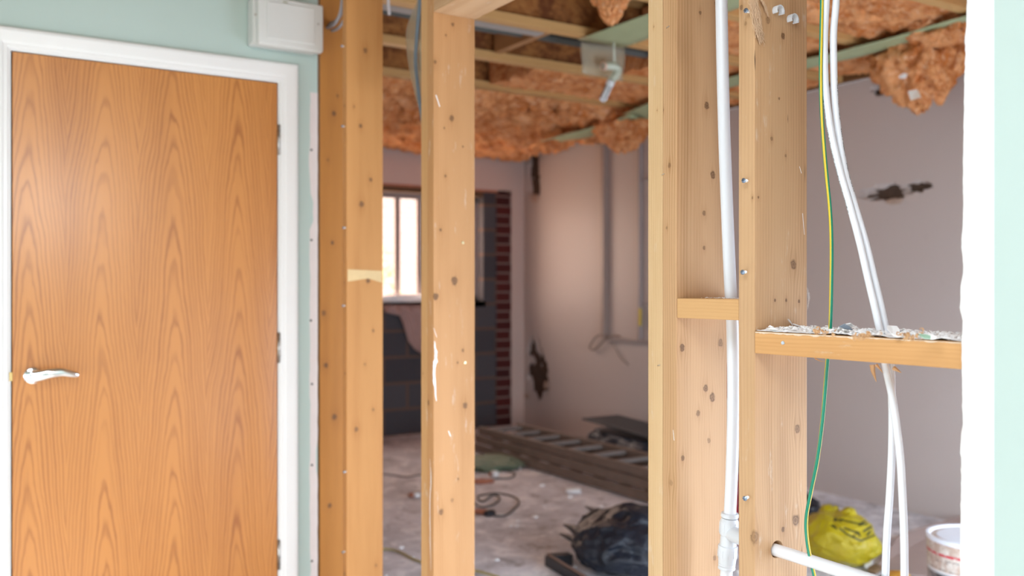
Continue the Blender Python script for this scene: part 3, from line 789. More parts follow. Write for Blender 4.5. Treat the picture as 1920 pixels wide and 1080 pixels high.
# staples and nails on the doubled stud
for (px, py) in ((1252, 51), (1243, 327), (1235, 685)):
    p = onX(px, py, XS-.001)
    build('staple', sweep([p+Vector((0, -.004, .001)), p+Vector((-.001, 0, 0)), p+Vector((0, .004, -.001))], .0006, 6), M['steel'], parent=S4)
for (px, py) in ((868, 455), (872, 680)):
    p = onY(px, py, 2.305)
    build('nail_head', lathe([(0, .001), (.0042, .0008), (.0045, 0), (0, 0)], p, (0, -1, 0), 14), plain('brass_nail', (.55, .45, .25), .4, .7), parent=S3)

# pipe clips on the sharp stud
def pipe_clip(px, py, label):
    p = onY(px, py, 1.12); r = .0075
    root = empty('pipe_clip', p, label, 'pipe clip', 'white plastic pipe clips on the sharp stud')
    bm = bmesh.new(); n = 22
    # open collar: axis along Y, opening downwards
    ang = [math.radians(-40 + i*(255)/n) for i in range(n+1)]
    ri, ro, y0, y1 = r, r+.0018, -.012, -.001
    q = []
    for a in ang:
        ca, sa = math.cos(a), math.sin(a)
        q.append([bm.verts.new(p+Vector((x*ca, y, x*sa))) for x, y in ((ri, y0), (ro, y0), (ro, y1), (ri, y1))])
    for a, b in zip(q, q[1:]):
        for k in range(4): bm.faces.new((a[k], a[(k+1) % 4], b[(k+1) % 4], b[k]))
    bm.faces.new(q[0]); bm.faces.new(q[-1][::-1])
    build('clip_ring', bm, M['fitting'], parent=root, smooth=True)
    build('clip_lug', box(p.x+.007, p.x+.0135, p.y-.010, p.y-.001, p.z-.0045, p.z+.0035, .0012), M['fitting'], parent=root)
    build('clip_nail', lathe([(0, .0018), (.0026, .0012), (.003, 0), (.0014, -.006)], (p.x+.0135, p.y-.0055, p.z-.0005), (1, -.2, 0), 12), M['screw'], parent=root)
pipe_clip(1454, 22, 'upper of the two white pipe clips near the top of the stud')
pipe_clip(1481, 38, 'lower of the two white pipe clips near the top of the stud')

# tufts of insulation fibre caught on the sharp stud
def tuft(pts, w, n, seed, label, mat, rr_=.00035, spread=1.0):
    rr = random.Random(seed); bm = bmesh.new(); P = spline(pts, 6)
    for i in range(n):
        o_ = Vector((rr.gauss(0, w), -abs(rr.gauss(0, w*.5)), rr.gauss(0, w*.8)))*spread
        a = rr.randrange(0, max(1, len(P)//2)); b = min(len(P)-1, a+rr.randrange(3, max(4, len(P)//2+3)))
        seg = [P[j]+o_+Vector((rr.gauss(0, w*.35), rr.gauss(0, w*.2), 0)) for j in range(a, b+1)]
        if len(seg) > 1: sweep(seg, rr_, 4, bm=bm, cap=False)
    return tag(build('fibre_tuft', bm, mat, origin=P[0]), label, 'insulation fibre', kind='stuff')
fib = plain('pale_fibre', (.62, .42, .27), .95, 0, .2, 60)
tuft([onY(1409, -10, 1.117), onY(1415, 20, 1.116), onY(1420, 50, 1.115), onY(1427, 80, 1.118)], .0040, 420, 2, 'fluffy peach insulation tuft stuck near the top of the sharp stud', fib, .0005)
tuft([onY(1425, -6, 1.117), onY(1434, 12, 1.115), onY(1440, 32, 1.117)], .0014, 50, 3, 'thin strand of insulation fibre left of the upper pipe clip', fib)
wf = plain('white_fibre', (.75, .72, .70), .95, 0, .1, 60)
tuft([onY(1477, 598, 1.118), onY(1483, 606, 1.116), onY(1488, 616, 1.117)], .0009, 25, 4, 'white fibre wisp on the stud just above the long nogging', wf, .0002)
tuft([onY(1513, 540, 1.125), onY(1516, 560, 1.13), onY(1514, 583, 1.125)], .0014, 22, 5, 'white fibre wisp at the right edge of the sharp stud', wf, .00016)

# ------------------------------------------------------------------ crumbs on the noggings
def crumbs(name, x0, x1, y0, y1, z, n, smin, smax, mat, seed, label, cat, thick=.35, bias=None, pile=.0):
    rr = random.Random(seed); bm = bmesh.new()
    for i in range(n):
        s = rr.uniform(smin, smax)*(1 if rr.random() < .8 else 1.5)
        x = rr.uniform(x0+s, x1-s); y = rr.uniform(y0+s, y1-s)
        if bias and rr.random() > bias(x, y): continue
        k = rr.randint(4, 6); a0 = rr.uniform(0, 6.28)
        base = Vector((x, y, z+.0003+rr.uniform(0, pile)))
        tilt = Matrix.Rotation(rr.gauss(0, .25), 3, 'X') @ Matrix.Rotation(rr.gauss(0, .25), 3, 'Y')
        h = s*thick*rr.uniform(.3, 1)
        lo, hi = [], []
        for j in range(k):
            a = a0+6.28*j/k; r = s*rr.uniform(.6, 1)
            v = Vector((math.cos(a)*r, math.sin(a)*r*.8, 0))
            lo.append(bm.verts.new(base + tilt@v)); hi.append(bm.verts.new(base + tilt@(v*.85+Vector((0, 0, h)))))
        bm.faces.new(hi); bm.faces.new(lo[::-1])
        for j in range(k): bm.faces.new((lo[j], lo[(j+1) % k], hi[(j+1) % k], hi[j]))
    mz = min((v.co.z for v in bm.verts), default=z)
    for v in bm.verts:
        if v.co.z < z: v.co.z = z
    return tag(build(name, bm, mat, origin=((x0+x1)/2, (y0+y1)/2, z)), label, cat, kind='stuff')
ZN = 1.1960
# dust blanket
bm = bmesh.new(); bmesh.ops.create_grid(bm, x_segments=60, y_segments=160, size=1)
for v in bm.verts:
    x = XS+.0015+(v.co.x+1)/2*(DS-.008); y = .738+(v.co.y+1)/2*(1.117-.738)
    e = min(1, (x-XS+.002)/.006, (XS+DS-.006-x)/.01)
    h = .0018*max(0, e) + .0075*max(0, noise.noise(Vector((x*38, y*38, 1))))*max(0, e) + .0012*noise.noise(Vector((x*150, y*150, 4)))*max(0, e)
    ed = .0015*noise.noise(Vector((y*60, 3, 3)))
    v.co = Vector((x+ed*(1 if x < XS+.02 else 0), y, ZN+max(.0002, h)))
tag(build('plaster_dust', bm, M['flake'], origin=(XS, .9, ZN), smooth=True, sharp=0), 'blanket of white plaster dust on the long nogging', 'dust', kind='stuff')
crumbs('plaster_crumbs', XS+.002, XS+DS-.008, .74, 1.116, ZN+.001, 900, .0012, .0046, M['flake'], 3, 'white plaster crumbs scattered along the long nogging', 'rubble', pile=.007)
crumbs('plaster_crumbs', XS+.002, XS+DS-.008, .74, 1.116, ZN+.002, 70, .0012, .003, plain('grey_flake', (.25, .30, .36), .8), 13, 'grey-blue paint chips among the crumbs on the long nogging', 'rubble', pile=.004)
crumbs('plaster_crumbs', XS+.04, XS+DS-.01, 1.18, 1.31, 1.2505, 120, .001, .0028, M['flake'], 5, 'white crumbs on the short nogging', 'rubble', pile=.001)
# dusty worn arris along the front of the long nogging
bm = bmesh.new(); prev = None
for i in range(161):
    y = 1.117 - (1.117-.738)*i/160
    d = .0014 + .0038*max(0, noise.noise(Vector((y*55, 1, 2)))+.15) + .0012*noise.noise(Vector((y*240, 1, 7)))
    if y < .92: d *= .55
    q = [bm.verts.new((XS-.0016, y, ZN-.0006)), bm.verts.new((XS-.0016, y, ZN-.0008-max(.0004, d)))]
    if prev: bm.faces.new((prev[0], prev[1], q[1], q[0]))
    prev = q
build('dusty_edge', bm, plain('dusty_timber', (.70, .56, .42), .9, 0, .12, 150), parent=N2, label='pale plaster dust along the worn top edge')
# larger separate flakes
def flake(c, size, rot, mat, label, seed, group='larger plaster flakes on the long nogging', curl=.25, n=7, cat='plaster flake', name='plaster_flake'):
    bm = bmesh.new(); rr = random.Random(seed)
    pts = [(math.cos(6.283*j/n)*rr.uniform(.65, 1), math.sin(6.283*j/n)*rr.uniform(.5, .9)) for j in range(n)]
    top, bot = [], []
    for (a, b) in pts:
        z = curl*(a*a)
        top.append(bm.verts.new((a*size, b*size, z*size+.0007))); bot.append(bm.verts.new((a*size, b*size, z*size-.0007)))
    ct, cb = bm.verts.new((0, 0, .0009)), bm.verts.new((0, 0, -.0009))
    for j in range(n):
        k = (j+1) % n
        bm.faces.new((top[j], top[k], ct)); bm.faces.new((bot[k], bot[j], cb)); bm.faces.new((bot[j], bot[k], top[k], top[j]))
    mt = Matrix.Translation(c) @ (Matrix.Rotation(rot[2], 4, 'Z') @ Matrix.Rotation(rot[1], 4, 'Y') @ Matrix.Rotation(rot[0], 4, 'X'))
    bmesh.ops.transform(bm, matrix=mt, verts=bm.verts)
    return tag(build(name, bm, mat, origin=c), label, cat, group)
def onN(px, py, dz=.006): return onZ(px, py, ZN+dz)
flake(onN(1585, 616, .010), .016, (.25, .1, .9), plain('grey_flake', (.25, .30, .36), .8), 'dark-edged paper flake curling up between the green wire and the pipes', 1, curl=.5)
flake(onN(1594, 613, .012), .012, (-.2, .2, .4), M['flake'], 'curled white flake lying over the dark-edged one', 2, curl=.5)
flake(onN(1674, 618, .010), .014, (.8, .2, -.6), M['flake'], 'white flake standing just right of the thin pipes', 3)
flake(onN(1684, 628, .006), .009, (.5, -.2, -.6), M['flake'], 'white triangular flake in front of the thin pipes', 4)
flake(onN(1636, 620, .008), .009, (.4, .3, .2), M['flake'], 'small white flake just left of the thin pipes', 5)
flake(onN(1746, 632, .006), .008, (.5, .2, -.9), M['flake'], 'rounded white lump towards the right end of the nogging', 6)
flake(onN(1733, 631, .008), .011, (.4, .1, -.5), plain('mint_flake', (.30, .48, .36), .6), 'mint painted flake on the nogging', 7)
flake(onN(1497, 612, .006), .015, (.15, .1, .2), M['flake'], 'broad white flake at the back left of the nogging', 8)
flake(onN(1450, 618, .004), .012, (.1, .1, .5), M['flake'], 'white flake nearest the stud on the nogging', 9)
p = onX(1468, 643, XS-.002)
flake(p, .0038, (1.5, .3, -1.4), plain('blue_grey_chip', (.42, .48, .55), .5), 'small blue-grey chip stuck to the front of the long nogging', 10, group='chips on the nogging front', curl=.1)
# curled wood shavings
def shaving(c, s, seed, label, down=False, group='wood shavings on the long nogging'):
    rr = random.Random(seed); bm = bmesh.new(); n = 16; turns = rr.uniform(.5, 1.1); prev = None
    w = s*.55; ax = Vector((rr.gauss(0, 1), rr.gauss(0, 1), .2)).normalized()
    q = ax.to_track_quat('Z', 'Y').to_matrix()
    for i in range(n+1):
        t = i/n; a = turns*6.28*t; r = s*(.35+.65*t)
        p = Vector((math.cos(a)*r, math.sin(a)*r, 0)); 
        v = [bm.verts.new(c+q@(p+Vector((0, 0, w*(k+.2*rr.random()-.1))))) for k in (-.5, .5)]
        if prev: bm.faces.new((prev[0], prev[1], v[1], v[0]))
        prev = v
    o = tag(build('wood_shaving', bm, M['shaving'], origin=c, smooth=True, sharp=0), label, 'wood shaving', group)
    md = o.modifiers.new('thick', 'SOLIDIFY'); md.thickness = .0005
    return o
rr = random.Random(5)
for (px, py, n) in ((1532, 622, 9), (1548, 622, 6), (1565, 626, 4), (1598, 631, 7), (1615, 631, 8), (1630, 629, 6), (1650, 622, 3), (1693, 627, 6), (1702, 630, 8), (1712, 632, 5), (1726, 628, 3)):
    for i in range(n):
        shaving(onN(px+rr.gauss(0, 4), py+rr.gauss(0, 2), .004+rr.random()*.006), rr.uniform(.0028, .0056), rr.random(), 'one of the small curled wood shavings on the crumb covered long nogging')
shaving(onN(1533, 616, .010), .006, 41, 'big curled shaving standing left of the green and yellow wire', group='big shavings')
shaving(onN(1727, 618, .016), .005, 42, 'pointed shaving standing beside the mint flake', group='big shavings')
# splinters hanging below the nogging
def splinter(pts, w, label):
    P = spline([onX(*q, XS+.05) for q in pts], 6)
    tag(build('splinter', sweep(P, w, 6, rfun=lambda t: w*(1.1-t)), M['shaving'], origin=P[0], smooth=True), label, 'splinter', 'splinters under the long nogging')
splinter([(1636, 684), (1637, 696), (1640, 706), (1643, 716)], .0042, 'long wood splinter hanging below the nogging left of the pipes')
splinter([(1643, 684), (1650, 692), (1656, 700)], .0026, 'short splinter between the long splinter and the pipes')
splinter([(1676, 690), (1684, 695), (1690, 699)], .0034, 'stubby splinter below the nogging right of the pipes')
splinter([(1528, 672), (1538, 677), (1546, 678)], .0012, 'thin splinter below the nogging at the green wire')

# ------------------------------------------------------------------ white pipes and the earth wire
XP = XS + .068
def pipe(pts, r, label, cat='pipe', name='plastic_pipe', mat=None, seg=20, n=8, group=None):
    P = spline(pts, n)
    return tag(build(name, sweep(P, r, seg), mat or M['plastic'], origin=P[0], smooth=True), label, cat, group)
big = [(1350.5, -60), (1352.5, 0), (1354.5, 110), (1358, 250), (1363.5, 400), (1369, 530), (1373, 600), (1375, 700), (1374.5, 800), (1371.5, 900), (1368, 975), (1364.5, 1030), (1361.5, 1080), (1357, 1160), (1352, 1300)]
BP = [onX(a, b, XP+.004) for a, b in big]
pipe(BP, .0115, 'thick white plastic pipe rising between the doubled stud and the sharp stud')
# tee connector
def on_pipe(py): 
    for (a, b), (c, d) in zip(big, big[1:]):
        if b <= py <= d: return onX(a+(c-a)*(py-b)/(d-b), py, XP+.004)
tee = empty('tee_connector', on_pipe(1080), 'white push-fit tee connector on the thick pipe at the bottom', 'pipe fitting')
def collar(pa, pb, prof, name, m=M['fitting']):
    A, B = on_pipe(pa), on_pipe(pb); d = (B-A); L = d.length
    build(name, lathe([(r, t*L) for r, t in prof], A, d, 40), m, parent=tee, smooth=True)
collar(962, 970, [(.011, 0), (.0155, 0), (.0165, .3), (.0165, .8), (.0155, 1), (.011, 1)], 'release_ring')
collar(971, 1002, [(.0125, 0), (.0148, .02), (.0160, .12), (.0178, .24), (.0180, .3), (.0180, .88), (.0168, 1), (.0125, 1)], 'collar')
collar(1000, 1026, [(.0150, 0), (.0152, .5), (.0158, 1)], 'tee_body')
collar(1022, 1056, [(.0125, 0), (.0176, .01), (.0182, .08), (.0182, .62), (.0168, .74), (.0160, 1), (.0125, 1)], 'collar')
collar(1056, 1067, [(.011, 0), (.0152, 0), (.0162, .25), (.0150, .45), (.0162, .7), (.0158, .95), (.011, 1)], 'release_ring')
for k in range(22):   # grip ribs on the two collars
    a = 2*math.pi*k/22
    for (pa, pb, rr_) in ((979, 998, .0181), (1030, 1043, .0183)):
        A, B = on_pipe(pa), on_pipe(pb); off = Vector((math.cos(a)*rr_, math.sin(a)*rr_, 0))
        if k % 2 == 0: build('grip_rib', sweep([A+off, B+off], .0004, 4), M['fitting'], parent=tee)
c0 = on_pipe(1034); zb_ = hx.z-.002
brc = Vector((hx.x, 1.20, zb_))
build('tee_branch', sweep([Vector((c0.x, c0.y-.004, zb_)), Vector((hx.x, 1.160, zb_))], .0145, 24), M['fitting'], parent=tee, smooth=True)
pipe([Vector((hx.x, 1.175, zb_)), Vector((hx.x, 1.10, zb_)), Vector((hx.x-.002, .98, zb_-.0005)), Vector((hx.x-.004, .80, zb_-.002))], .0107,
     'thick white pipe leaving the bored hole and running right')
# two thin pipes through the long nogging
XT = XS+.060
ta = [(1549, -60), (1549, 0), (1546, 60), (1546, 120), (1549, 180), (1559, 250), (1575, 320), (1592, 380), (1611, 450), (1627, 520), (1641, 580), (1652, 632), (1660, 685), (1672, 740), (1681, 800), (1688, 860), (1692, 930), (1695, 1000), (1696, 1080), (1697, 1160)]
tb = [(1570, -60), (1568, 0), (1563, 60), (1563, 110), (1565, 180), (1572, 250), (1584, 320), (1601, 380), (1622, 450), (1639, 520), (1653, 580), (1664, 632), (1670, 685), (1672, 740), (1673, 790), (1672, 850), (1668, 930), (1663, 1000), (1660, 1080), (1658, 1160)]
PA = [onX(a, b, XT) for a, b in ta]
PB = [onX(a, b, XT+(.014 if b < 900 else .010)) for a, b in tb]
pipe(PA, .0058, 'thin white pipe, left at the top and right at the bottom of the crossing pair', group='thin white pipes through the long nogging', seg=16)
pb_ = pipe(PB, .0058, 'thin white pipe, right at the top and left at the bottom of the crossing pair', group='thin white pipes through the long nogging', seg=16)
# tiny printed legend running down both pipes (unreadable in the photo)
def legend(P, y0, y1, side, seed, name='printed_legend'):
    rr = random.Random(seed); S = spline(P, 60); bm = bmesh.new()
    for i in range(len(S)-1):
        p = S[i]; v = p-EYEV; py = 540-v.z/(v.x*S_+v.y*C_)*F
        if not (y0 < py < y1): continue
        if noise.noise(Vector((py*.045, seed, 0))) < -.28: continue
        t = (S[i+1]-S[i]).normalized(); view = (EYEV-p).normalized(); sd = t.cross(view).normalized()*side
        o_ = (sd*.86 + view*.51)*.00592
        if rr.random() < .35: continue
        h = rr.uniform(.0003, .0008); w = rr.uniform(.0002, .0009)
        n = o_.normalized(); b_ = t.cross(n).normalized()
        c = p + o_ + b_*rr.uniform(-.0002, .0002)
        vs = [bm.verts.new(c+t*h*a+b_*w*b) for a, b in ((-1, -1), (1, -1), (1, 1), (-1, 1))]
        bm.faces.new(vs)
    return bm
pa_ = [o for o in bpy.data.objects if o.get('label', '').startswith('thin white pipe, left')][0]
build('printed_legend', legend(PA, 168, 402, 1, 3), M['dark'], parent=pa_, label='tiny dark printed lettering')
build('printed_legend', legend(PB, 145, 360, -1, 8), M['dark'], parent=pb_, label='tiny dark printed lettering')
ew = [(1541, -60), (1541, 0), (1540, 60), (1539, 140), (1541, 220), (1548, 310), (1556, 390), (1559, 450), (1559, 520), (1557, 610), (1551, 680), (1543, 780), (1533, 860), (1521, 920), (1512, 970), (1513, 1010), (1520, 1050), (1528, 1085), (1538, 1140)]
EW = spline([onX(a, b, XS+.052) for a, b in ew], 8)
strip = [0]*5+[1]*3+[0]*5+[1]*3
tag(build('earth_wire', sweep(EW, .0031, 16, stripes=[1 if k in (3, 4, 5, 11, 12, 13) else 0 for k in range(16)], twist=3.0), [M['greenwire'], M['yellowwire']], origin=EW[0], smooth=True),
    'green and yellow striped earth wire hanging right of the sharp stud', 'wire')

# grey cable and plastic sleeve beside the doubled stud
pts = [onX(x_, y_, XS+DS+.03) for x_, y_ in ((786, -50), (787, 0), (782, 60), (779, 110), (782, 150), (786, 185), (793, 230))]
tag(build('grey_cable', sweep(spline(pts, 8), .0062, 10), plain('blue_grey_cable', (.13, .17, .20), .45), origin=pts[0], smooth=True), 'blue-grey cable running down behind the doubled stud', 'cable')
bm = bmesh.new(); L1 = [(783, -40), (782, 0), (770, 30), (762, 60), (763, 100), (768, 130), (775, 165), (783, 195)]; L2 = [(800, -40), (800, 0), (800, 30), (800, 60), (800, 100), (800, 130), (800, 165), (800, 200)]
prev = None
for a, b in zip(spline([onX(x_, y_, XS+DS+.06) for x_, y_ in L1], 5), spline([onX(x_, y_, XS+DS+.045) for x_, y_ in L2], 5)):
    v = [bm.verts.new(a.lerp(b, t)+Vector((.008*math.sin(t*6), 0, 0))) for t in (0, .25, .5, .75, 1)]
    if prev:
        for k in range(4): bm.faces.new((prev[k], prev[k+1], v[k+1], v[k]))
    prev = v
o = tag(build('plastic_film', bm, M['film'], origin=onX(790, 100, XS+DS+.05), smooth=True, sharp=0), 'translucent plastic film bulging out behind the doubled stud', 'film')
o.modifiers.new('thick', 'SOLIDIFY').thickness = .001
pts = [onX(728, -20, XS+DS+.02), onX(728, 5, XS+DS+.02), onX(730, 27, XS+DS+.02)]
tag(build('cable_end', sweep(spline(pts, 4), .0055, 10), plain('pale_sleeve', (.6, .58, .6), .5), origin=pts[0], smooth=True), 'pale cable end hanging at the top right of the second stud', 'cable')

# ------------------------------------------------------------------ ceiling of the stripped room
joist_y = [.67, 1.18, 1.80, 2.43, 3.06, 3.69, 4.33, 4.97, 5.60, 6.23, 6.85]
where = ['well behind the torn plasterboard', 'second from the near end, above the bucket', 'third from the near end', 'fourth from the near end', 'just nearer than the pipe elbow, fifth from the near end',
         'holding the end of the short green strip', 'just beyond the hanging pipe elbow', 'at the near edge of the thick insulation', 'ninth from the near end, among insulation', 'tenth from the near end, among insulation', 'last, nearest the window wall']
flm = pine('joist_flange', 'X', (), (.56, .32, .12), (.42, .21, .065), 3.0, strength=.3)
for y, wl in zip(joist_y, where):
    j = empty('ceiling_joist', (XS+DS, y, ZJ), 'I-shaped timber ceiling joist '+wl, 'joist', 'I-shaped ceiling joists of the stripped room')
    xa, xb = XS+DS+.002, XR-.047
    build('bottom_flange', box(xa, xb, y-.032, y+.032, ZJ, ZJ+.042, .001), flm, parent=j)
    build('top_flange', box(xa, xb, y-.032, y+.032, 2.709, 2.751, .001), flm, parent=j)
    build('web', box(xa, xb, y-.006, y+.006, ZJ+.042, 2.709), M['osb'], parent=j)
# blocking piece and pipe between joists
b0 = onZ(1040, 112, ZJ+.05)
tag(build('blocking_piece', box(2.60, 2.645, 3.73, 4.29, ZJ+.03, ZJ+.17, .002), pine('blocking_timber', 'Y', (), (.40, .20, .08), (.28, .12, .045), 8), origin=(2.6, 3.73, ZJ+.03)), 'short timber block fixed between two joists', 'blocking')
tag(build('ceiling_pipe', sweep(spline([(XS+DS+.05, 4.02, ZJ+.075), (2.4, 4.02, ZJ+.07), (2.55, 4.02, ZJ+.075), (4.6, 4.02, ZJ+.08)], 8), .022, 14), plain('dark_grey_pipe', (.085, .085, .075), .85, 0, .3, 15), origin=(2, 4.02, ZJ+.07), smooth=True), 'dark grey pipe running between the ceiling joists', 'pipe')
tag(build('foil_strip', box(XS+DS+.1, 2.55, 3.735, 3.80, ZJ-.002, ZJ+.003), plain('grey_foil', (.34, .31, .28), .7, 0), origin=(2, 3.75, ZJ)), 'pale grey strip along a joist above the doorway gap', 'strip')

# insulation
def batt(x0, x1, y0, y1, z0, z1, seed, label, sag=.05, res=.02, flap=0.0):
    nx, ny = max(4, int((x1-x0)/res)), max(4, int((y1-y0)/res)); bm = bmesh.new(); lo, hi = [], []
    for i in range(nx+1):
        a, b = [], []
        for j in range(ny+1):
            u, v = i/nx, j/ny; x, y = x0+(x1-x0)*u, y0+(y1-y0)*v
            e = min(1, 4*v*(1-v)*1.6)
            q = Vector((x*3.2, y*6.5, seed))
            w_ = noise.noise(q*1.3)*1.5; n = noise.noise(q)*.6+(1-2*abs(noise.noise(Vector((x*4+w_, y*16+w_*2, seed)))))*.9+noise.noise(q*5)*.4+noise.noise(q*12)*.2
            zz = z0 - sag*e*(.35+n) 
            yy = y+.03*noise.noise(Vector((x*5, y*5, seed+8))); xx = x+.04*noise.noise(Vector((y*8, seed+3, x)))
            a.append(bm.verts.new((xx, yy, zz))); b.append(bm.verts.new((x, y, z1)))
        lo.append(a); hi.append(b)
    for i in range(nx):
        for j in range(ny):
            bm.faces.new((lo[i][j], lo[i+1][j], lo[i+1][j+1], lo[i][j+1])); bm.faces.new((hi[i][j], hi[i][j+1], hi[i+1][j+1], hi[i+1][j]))
    for i in range(nx):
        bm.faces.new((lo[i][0], hi[i][0], hi[i+1][0], lo[i+1][0])); bm.faces.new((lo[i][ny], lo[i+1][ny], hi[i+1][ny], hi[i][ny]))
    for j in range(ny):
        bm.faces.new((lo[0][j], lo[0][j+1], hi[0][j+1], hi[0][j])); bm.faces.new((lo[nx][j], hi[nx][j], hi[nx][j+1], lo[nx][j+1]))
    return tag(build('insulation_batt', bm, M['wool'], origin=((x0+x1)/2, (y0+y1)/2, z0), smooth=True, sharp=math.radians(70)), label, 'insulation', 'orange glass wool batts between the joists')
G_ = .036
batt(1.9, XR-.085, joist_y[-1]+G_, YW-.02, 2.50, 2.70, 1, 'orange insulation batt between the last joist and the window wall', 0.055)
batt(1.8, XR-.085, joist_y[9]+G_, joist_y[10]-G_, 2.53, 2.70, 2, 'orange insulation batt second from the window wall', 0.070)
batt(1.8, XR-.085, joist_y[8]+G_, joist_y[9]-G_, 2.53, 2.70, 3, 'orange insulation batt third from the window wall', 0.075)
batt(1.8, XR-.085, joist_y[7]+G_, joist_y[8]-G_, 2.53, 2.70, 4, 'orange sagging insulation batt fourth from the window wall', 0.080)
batt(2.95, XR-.085, joist_y[6]+G_, joist_y[7]-G_, 2.54, 2.70, 5, 'orange insulation batt just beyond the hanging pipe elbow', 0.029)
batt(3.45, XR-.085, joist_y[5]+G_, joist_y[6]-G_, 2.54, 2.70, 6, 'orange insulation batt level with the short green strip end', 0.025)
batt(3.10, XR-.085, joist_y[4]+G_, joist_y[5]-G_, 2.545, 2.70, 7, 'orange insulation batt above the hanging clump on the right', 0.025)
batt(3.05, XR-.085, joist_y[3]+G_, joist_y[4]-G_, 2.545, 2.70, 8, 'orange insulation batt above the long nogging, top right', 0.029)
batt(2.9, XR-.085, joist_y[2]+G_, joist_y[3]-G_, 2.545, 2.70, 9, 'orange insulation batt nearest the torn plasterboard', 0.029)
# hanging clumps
def clump(c, dims, seed, label, **k):
    k = dict(dict(amp=.55, freq=2.0, sub=6, ridge=.5, oct=5, stretch=(1, 1, 1)), **k)
    return tag(build('insulation_clump', lump(c, dims, seed, **k), M['wool'], origin=c, smooth=True, sharp=0), label, 'insulation', 'loose hanging clumps of insulation')
def taper(p): # droop to a point
    k = 1.0 - .42*max(0, -p.z); return Vector((p.x*k, p.y*k, p.z))
ca = onX(1722, 118, 4.28)
clump(ca, (.30, .48, .44), 5, 'large orange insulation clump hanging by the right-hand wall, top right', shape=taper)
clump(onX(1768, 52, 4.1), (.3, .30, .14), 9, 'orange insulation tuft above the large hanging clump')
clump(onX(1762, 150, 4.36), (.12, .12, .22), 8, 'narrow drip of insulation at the right of the large clump', shape=taper)
clump(onX(1170, 238, 4.2), (.34, .46, .34), 12, 'ragged orange insulation clump hanging below the green strip', shape=taper)
clump(onX(1146, -6, 2.3), (.13, .16, .20), 15, 'pale peach insulation scrap hanging at the top centre', shape=taper)
clump(onX(1100, 228, 4.15), (.3, .4, .10), 17, 'low ragged roll of insulation left of the hanging clump')
# plaster shards stuck in the large clump
flake(onX(1714, 178, 4.14), .05, (1.2, .5, -.9), plain('cream_shard', (.72, .68, .60), .8), 'cream plaster shard stuck at the bottom of the large clump', 21, n=4, group='shards in the large insulation clump')
flake(onX(1693, 143, 4.10), .022, (1.2, -.3, -.9), M['flake'], 'small white shard in the middle of the large clump', 22, group='shards in the large insulation clump')

# green plastic strips along the ceiling
def strip_mesh(pts, w, label, seed, fold=.012):
    P = spline(pts, 8); bm = bmesh.new(); prev = None; n = 6
    for i, p in enumerate(P):
        v = []
        for k in range(n+1):
            u = (k/n-.5)*w
            v.append(bm.verts.new(p+Vector((u, 0, fold*noise.noise(Vector((u*9, p.y*3, seed)))))))
        if prev:
            for k in range(n): bm.faces.new((prev[k], prev[k+1], v[k+1], v[k]))
        prev = v
    o = tag(build('green_strip', bm, M['tape'], origin=P[0], smooth=True, sharp=0), label, 'plastic strip', 'green plastic strips under the joists')
    o.modifiers.new('thick', 'SOLIDIFY').thickness = .002
    return o
strip_mesh([(2.88, 2.3, 2.50), (2.88, 3.0, 2.498), (2.88, 3.72, 2.502)], .28, 'short wide green plastic strip ending at the hanging flap', 2, .006)
strip_mesh([(4.03, 1.4, 2.495), (4.03, 2.4, 2.487), (4.04, 3.1, 2.482), (4.03, 3.69, 2.49), (4.05, 4.33, 2.485), (4.08, 4.9, 2.445)], .19, 'long green plastic strip crossing under the joists on the right', 5)
strip_mesh([(4.13, 4.86, 2.44), (4.10, 5.3, 2.41), (4.05, 5.85, 2.39)], .20, 'pale drooping end of green strip beyond the pipe elbow', 8, .03)
bm = bmesh.new(); q = [onY(1090, 78, 3.735), onY(1172, 90, 3.735), onY(1168, 152, 3.735), onY(1090, 137, 3.735)]
for i in range(9):
    for j in range(7): pass
g = [[bm.verts.new(q[0].lerp(q[1], i/8).lerp(q[3].lerp(q[2], i/8), j/6)+Vector((0, .006*math.sin(i*1.1+j), 0))) for j in range(7)] for i in range(9)]
for i in range(8):
    for j in range(6): bm.faces.new((g[i][j], g[i+1][j], g[i+1][j+1], g[i][j+1]))
o = tag(build('plastic_flap', bm, M['film'], origin=q[0], smooth=True, sharp=0), 'translucent plastic flap hanging from the end of the short green strip', 'film')
o.modifiers.new('thick', 'SOLIDIFY').thickness = .0015
# elbow fitting hanging from the joist
e0 = onY(1150, 112, 3.66)
el = empty('pipe_elbow', e0, 'pale elbow fitting with a short ribbed tube hanging from the ceiling', 'pipe fitting')
pe = plain('pale_green_plastic', (.48, .50, .40), .4)
pts = [onY(1132, 124, 3.66), onY(1148, 124, 3.66), onY(1158, 130, 3.66), onY(1155, 140, 3.66), onY(1146, 152, 3.66)]
build('elbow', sweep(spline(pts, 6), .020, 16), pe, parent=el, smooth=True)
build('elbow_mouth', lathe([(.014, 0), (.022, 0), (.022, .012), (.014, .012)], onY(1134, 124, 3.66), (onY(1120, 124, 3.66)-onY(1134, 124, 3.66)), 20), plain('peach_ring', (.62, .42, .32), .5), parent=el)
A, B = onY(1145, 154, 3.66), onY(1130, 188, 3.66); L = (B-A).length
build('tube', lathe([(.0, 0), (.021, 0), (.021, .02), (.017, .026)] + [(.017, .03+(L-.03)*k/10) for k in range(11)] + [(.013, L), (0, L-.01)], A, B-A, 20), plain('white_grey_tube', (.62, .62, .62), .35), parent=el, smooth=True)
for k in range(8):
    a = 6.283*k/8; d = (B-A).normalized(); s1 = d.orthogonal().normalized(); s2 = d.cross(s1); off = (s1*math.cos(a)+s2*math.sin(a))*.017
    build('rib', sweep([A+d*.03+off, B-d*.004+off], .0022, 6), M['dark'] if k % 2 else M['fitting'], parent=el)
build('stem', sweep([onY(1150, 60, 3.66), onY(1152, 124, 3.66)], .006, 8), pe, parent=el)

